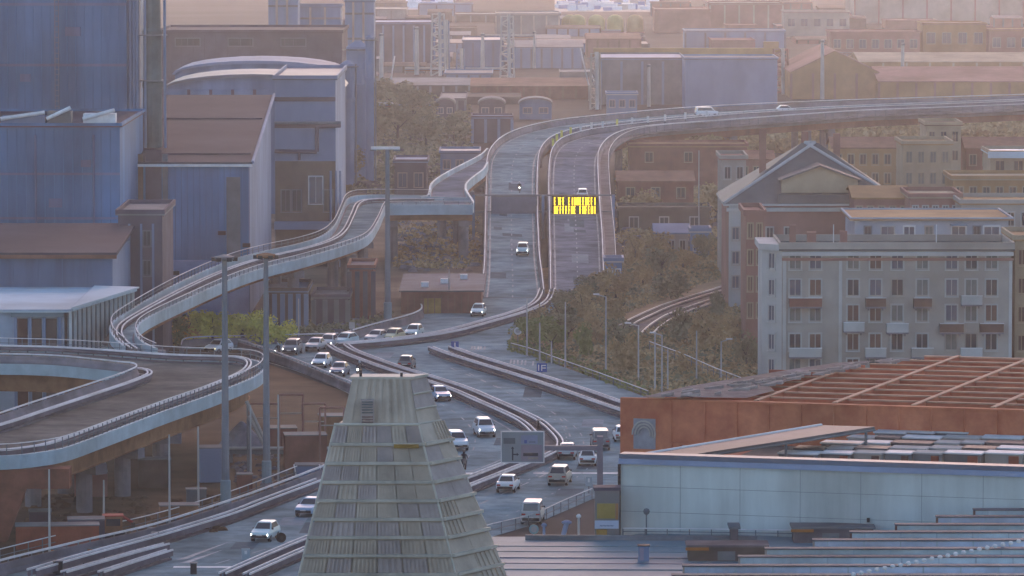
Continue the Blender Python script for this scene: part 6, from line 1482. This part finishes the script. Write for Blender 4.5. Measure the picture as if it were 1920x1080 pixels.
hd = ((268, 655, 1.6, 1.2, LEAFY, 'yellow-green low bush at the left end of the hedge'), (282, 648, 2.2, 1.3, LEAFO, 'orange bush near the left end of the hedge'), (305, 648, 2.0, 1.3, LEAFO, 'second orange-brown bush of the hedge'), (326, 647, 2.6, 1.4, LEAF, 'dark green bush right of the orange bushes'),
      (350, 646, 2.3, 1.4, LEAFO, 'brownish orange bush in the left half of the hedge'), (374, 645, 2.7, 1.5, LEAFY, 'yellow-green bush left of the left lamp mast'), (398, 645, 2.8, 1.5, LEAFY, 'bright bush just left of the left lamp mast'), (430, 645, 2.7, 1.5, LEAFY, 'yellow-green bush right of the left lamp mast'),
      (455, 645, 2.6, 1.5, LEAFY, 'bright bush halfway between the lamp masts'), (480, 645, 2.8, 1.5, LEAFY, 'yellow-green bush just left of the right lamp mast'), (510, 644, 2.2, 1.4, LEAFY, 'bright bush just right of the right lamp mast'), (530, 643, 1.9, 1.3, LEAFY, 'small yellow-green bush at the right end of the hedge'))
for u, v, h, w, m, lab in hd: tree(lab, u, v, h * 1.3, w * 1.55, m, 'hedge bushes', 'bush')
# scrub: a mass on the slope nobody could count
def scrub(name, label, poly, n, smin, smax, m, avoid=None, leaf=7, seed=1):
    rs_ = random.Random(seed); b = MB(); us = [p[0] for p in poly]; vs = [p[1] for p in poly]; c = 0
    def inside(u, v):
        r = False; j = len(poly) - 1
        for i in range(len(poly)):
            if (poly[i][1] > v) != (poly[j][1] > v) and u < (poly[j][0] - poly[i][0]) * (v - poly[i][1]) / (poly[j][1] - poly[i][1]) + poly[i][0]: r = not r
            j = i
        return r
    while c < n:
        u, v = rs_.uniform(min(us), max(us)), rs_.uniform(min(vs), max(vs))
        if not inside(u, v) or (avoid and avoid(u, v)): continue
        c += 1; p = G(u, v, 0); s_ = rs_.uniform(smin, smax)
        for k in range(leaf):
            q = p + Vector((rs_.gauss(0, .5), rs_.gauss(0, .5), abs(rs_.gauss(0, .35)) + .1)) * s_; e = Vector((rs_.gauss(0, 1), rs_.gauss(0, 1), rs_.gauss(0, .5))).normalized() * s_ * .4; g_ = e.cross(Vector((rs_.gauss(0, 1), rs_.gauss(0, 1), rs_.gauss(0, 1)))).normalized() * s_ * .3
            b.poly([q - e, q + g_, q + e, q - g_])
    o = b.build(name, m); o['kind'] = 'stuff'; o['label'] = label; o['category'] = 'scrub'
def trk(u, v): return 1165 < u < 1430 and abs(v - (612 - .36 * (u - 1172))) < 26
slope = [(965, 628), (1040, 585), (1150, 530), (1170, 470), (1330, 450), (1440, 520), (1440, 720), (1230, 742), (1130, 708), (1000, 662)]
scrub('scrub', 'brown scrub covering the slope right of the junction', slope, 9000, .3, .8, LEAFB, trk, 7, 1)
scrub('scrub', 'dull grey-green scrub mixed into the slope right of the junction', slope, 3000, .3, .9, LEAFD, trk, 7, 2)
scrub('scrub', 'green weeds along the edge of the slip road', [(960, 640), (1000, 645), (1100, 690), (1215, 735), (1210, 744), (1060, 688), (962, 660)], 500, .3, .8, LEAF, None, 7, 3)
scrub('scrub', 'dark scrub on the far ground left of the motorway', [(645, 190), (880, 200), (880, 300), (790, 370), (650, 360)], 3500, .4, 1.2, LEAFD, None, 6, 4)
scrub('scrub', 'thin scrub on the ground under the bridge', [(742, 410), (895, 410), (895, 505), (742, 505)], 380, .4, 1.0, LEAFB, None, 6, 5)
scrub('scrub', 'scrub between the houses right of the motorway', [(1160, 300), (1360, 290), (1350, 450), (1160, 460)], 3000, .35, 1.0, LEAFB, None, 6, 6)
scrub('scrub', 'weeds on the ground behind the car queue', [(520, 600), (740, 590), (700, 620), (560, 640)], 420, .3, .9, LEAFD, None, 6, 7)

# separate bushes standing out of the scrub
bl = [(1010, 612, 'between the motorway foot and the green bushes'), (1048, 618, 'left of the bare slim pole'), (1092, 612, 'right of the bare slim pole'), (1120, 648, 'left of the slope lamp'), (1090, 672, 'low, near the blue sign'), (1160, 600, 'at the lower end of the upper railway track'),
      (1165, 655, 'right of the slope lamp'), (1172, 700, 'near the cross-arm lamp'), (1205, 540, 'above the upper railway track, left part'), (1240, 520, 'above the upper railway track, middle'), (1280, 505, 'above the upper railway track, right part'), (1318, 485, 'highest on the slope'),
      (1190, 500, 'right behind the small lilac hut'), (1230, 475, 'under the lilac-roofed hut'), (1270, 640, 'below the lower railway track, left part'), (1310, 620, 'below the lower railway track, middle'), (1350, 600, 'below the lower railway track, right part'), (1330, 660, 'in front of the pinkish side wing'),
      (1375, 640, 'at the foot of the hipped house'), (1400, 690, 'at the left corner of the apartment house'), (1290, 700, 'close to the rusty hall roofing'), (1260, 560, 'just above the lower railway track')]
for i, (u, v, wh) in enumerate(bl):
    m = (LEAFB, LEAFD, LEAFB, LEAFB, LEAF if u < 1100 else LEAFD)[i % 5]
    tree({'leaf_brown': 'brown', 'leaf_dull': 'dull grey-green', 'leaf_green': 'green'}[m.name] + ' slope bush ' + wh, u, v, 2.4 + (i * 7 % 5) * .45, 1.6 + (i * 3 % 4) * .35, m, 'bushes on the slope', 'bush')
for u, v, h, w, lab in ((668, 300, 7, 5, 'dark tree nearest the process building in the far scrub'), (700, 270, 8, 5, 'dark tree left of the T-topped mast in the far scrub'), (745, 262, 7, 5, 'dark tree behind the T-topped mast'), (775, 240, 8, 6, 'broad dark tree in the middle of the far scrub'), (690, 225, 8, 6, 'dark tree under the silos'), (730, 205, 7, 6, 'dark tree under the olive shed'),
    (800, 275, 6, 4, 'small dark tree above the link ramp'), (850, 268, 6, 4, 'small dark tree left of the motorway bend'), (660, 340, 6, 4, 'low dark tree above the ramp bend'), (1230, 300, 6, 5, 'brown tree beside the red-brown shed'), (1330, 330, 7, 5, 'brown tree left of the grey half hidden house'), (1200, 420, 5, 4, 'small tree above the grey shed slope'), (1345, 425, 6, 4, 'tree beside the pale pointed hut')):
    tree(lab, u, v, h, w, LEAFD if u < 1000 else LEAFB, 'far trees', z=0)

scrub('far_wood', 'hazy brown thicket under the far end of the viaduct', [(1180, 262), (1400, 244), (1930, 236), (1930, 268), (1560, 285), (1180, 300)], 2600, 1.2, 3.2, LEAFB, None, 6, 8)
# ================================================================ HAZE
hz = MB().box(-4700, 4700, -500, 8700, -1.0, 75.0)
hm = bpy.data.materials.new('haze_air'); hm.use_nodes = True
nt = hm.node_tree; nt.nodes.clear(); out = nt.nodes.new('ShaderNodeOutputMaterial'); pv = nt.nodes.new('ShaderNodeVolumePrincipled')
pv.inputs['Color'].default_value = (.93, .87, .92, 1); pv.inputs['Density'].default_value = 0.00009; pv.inputs['Anisotropy'].default_value = 0.8
nt.links.new(pv.outputs[0], out.inputs['Volume'])
o = hz.build('haze', hm); o['kind'] = 'stuff'
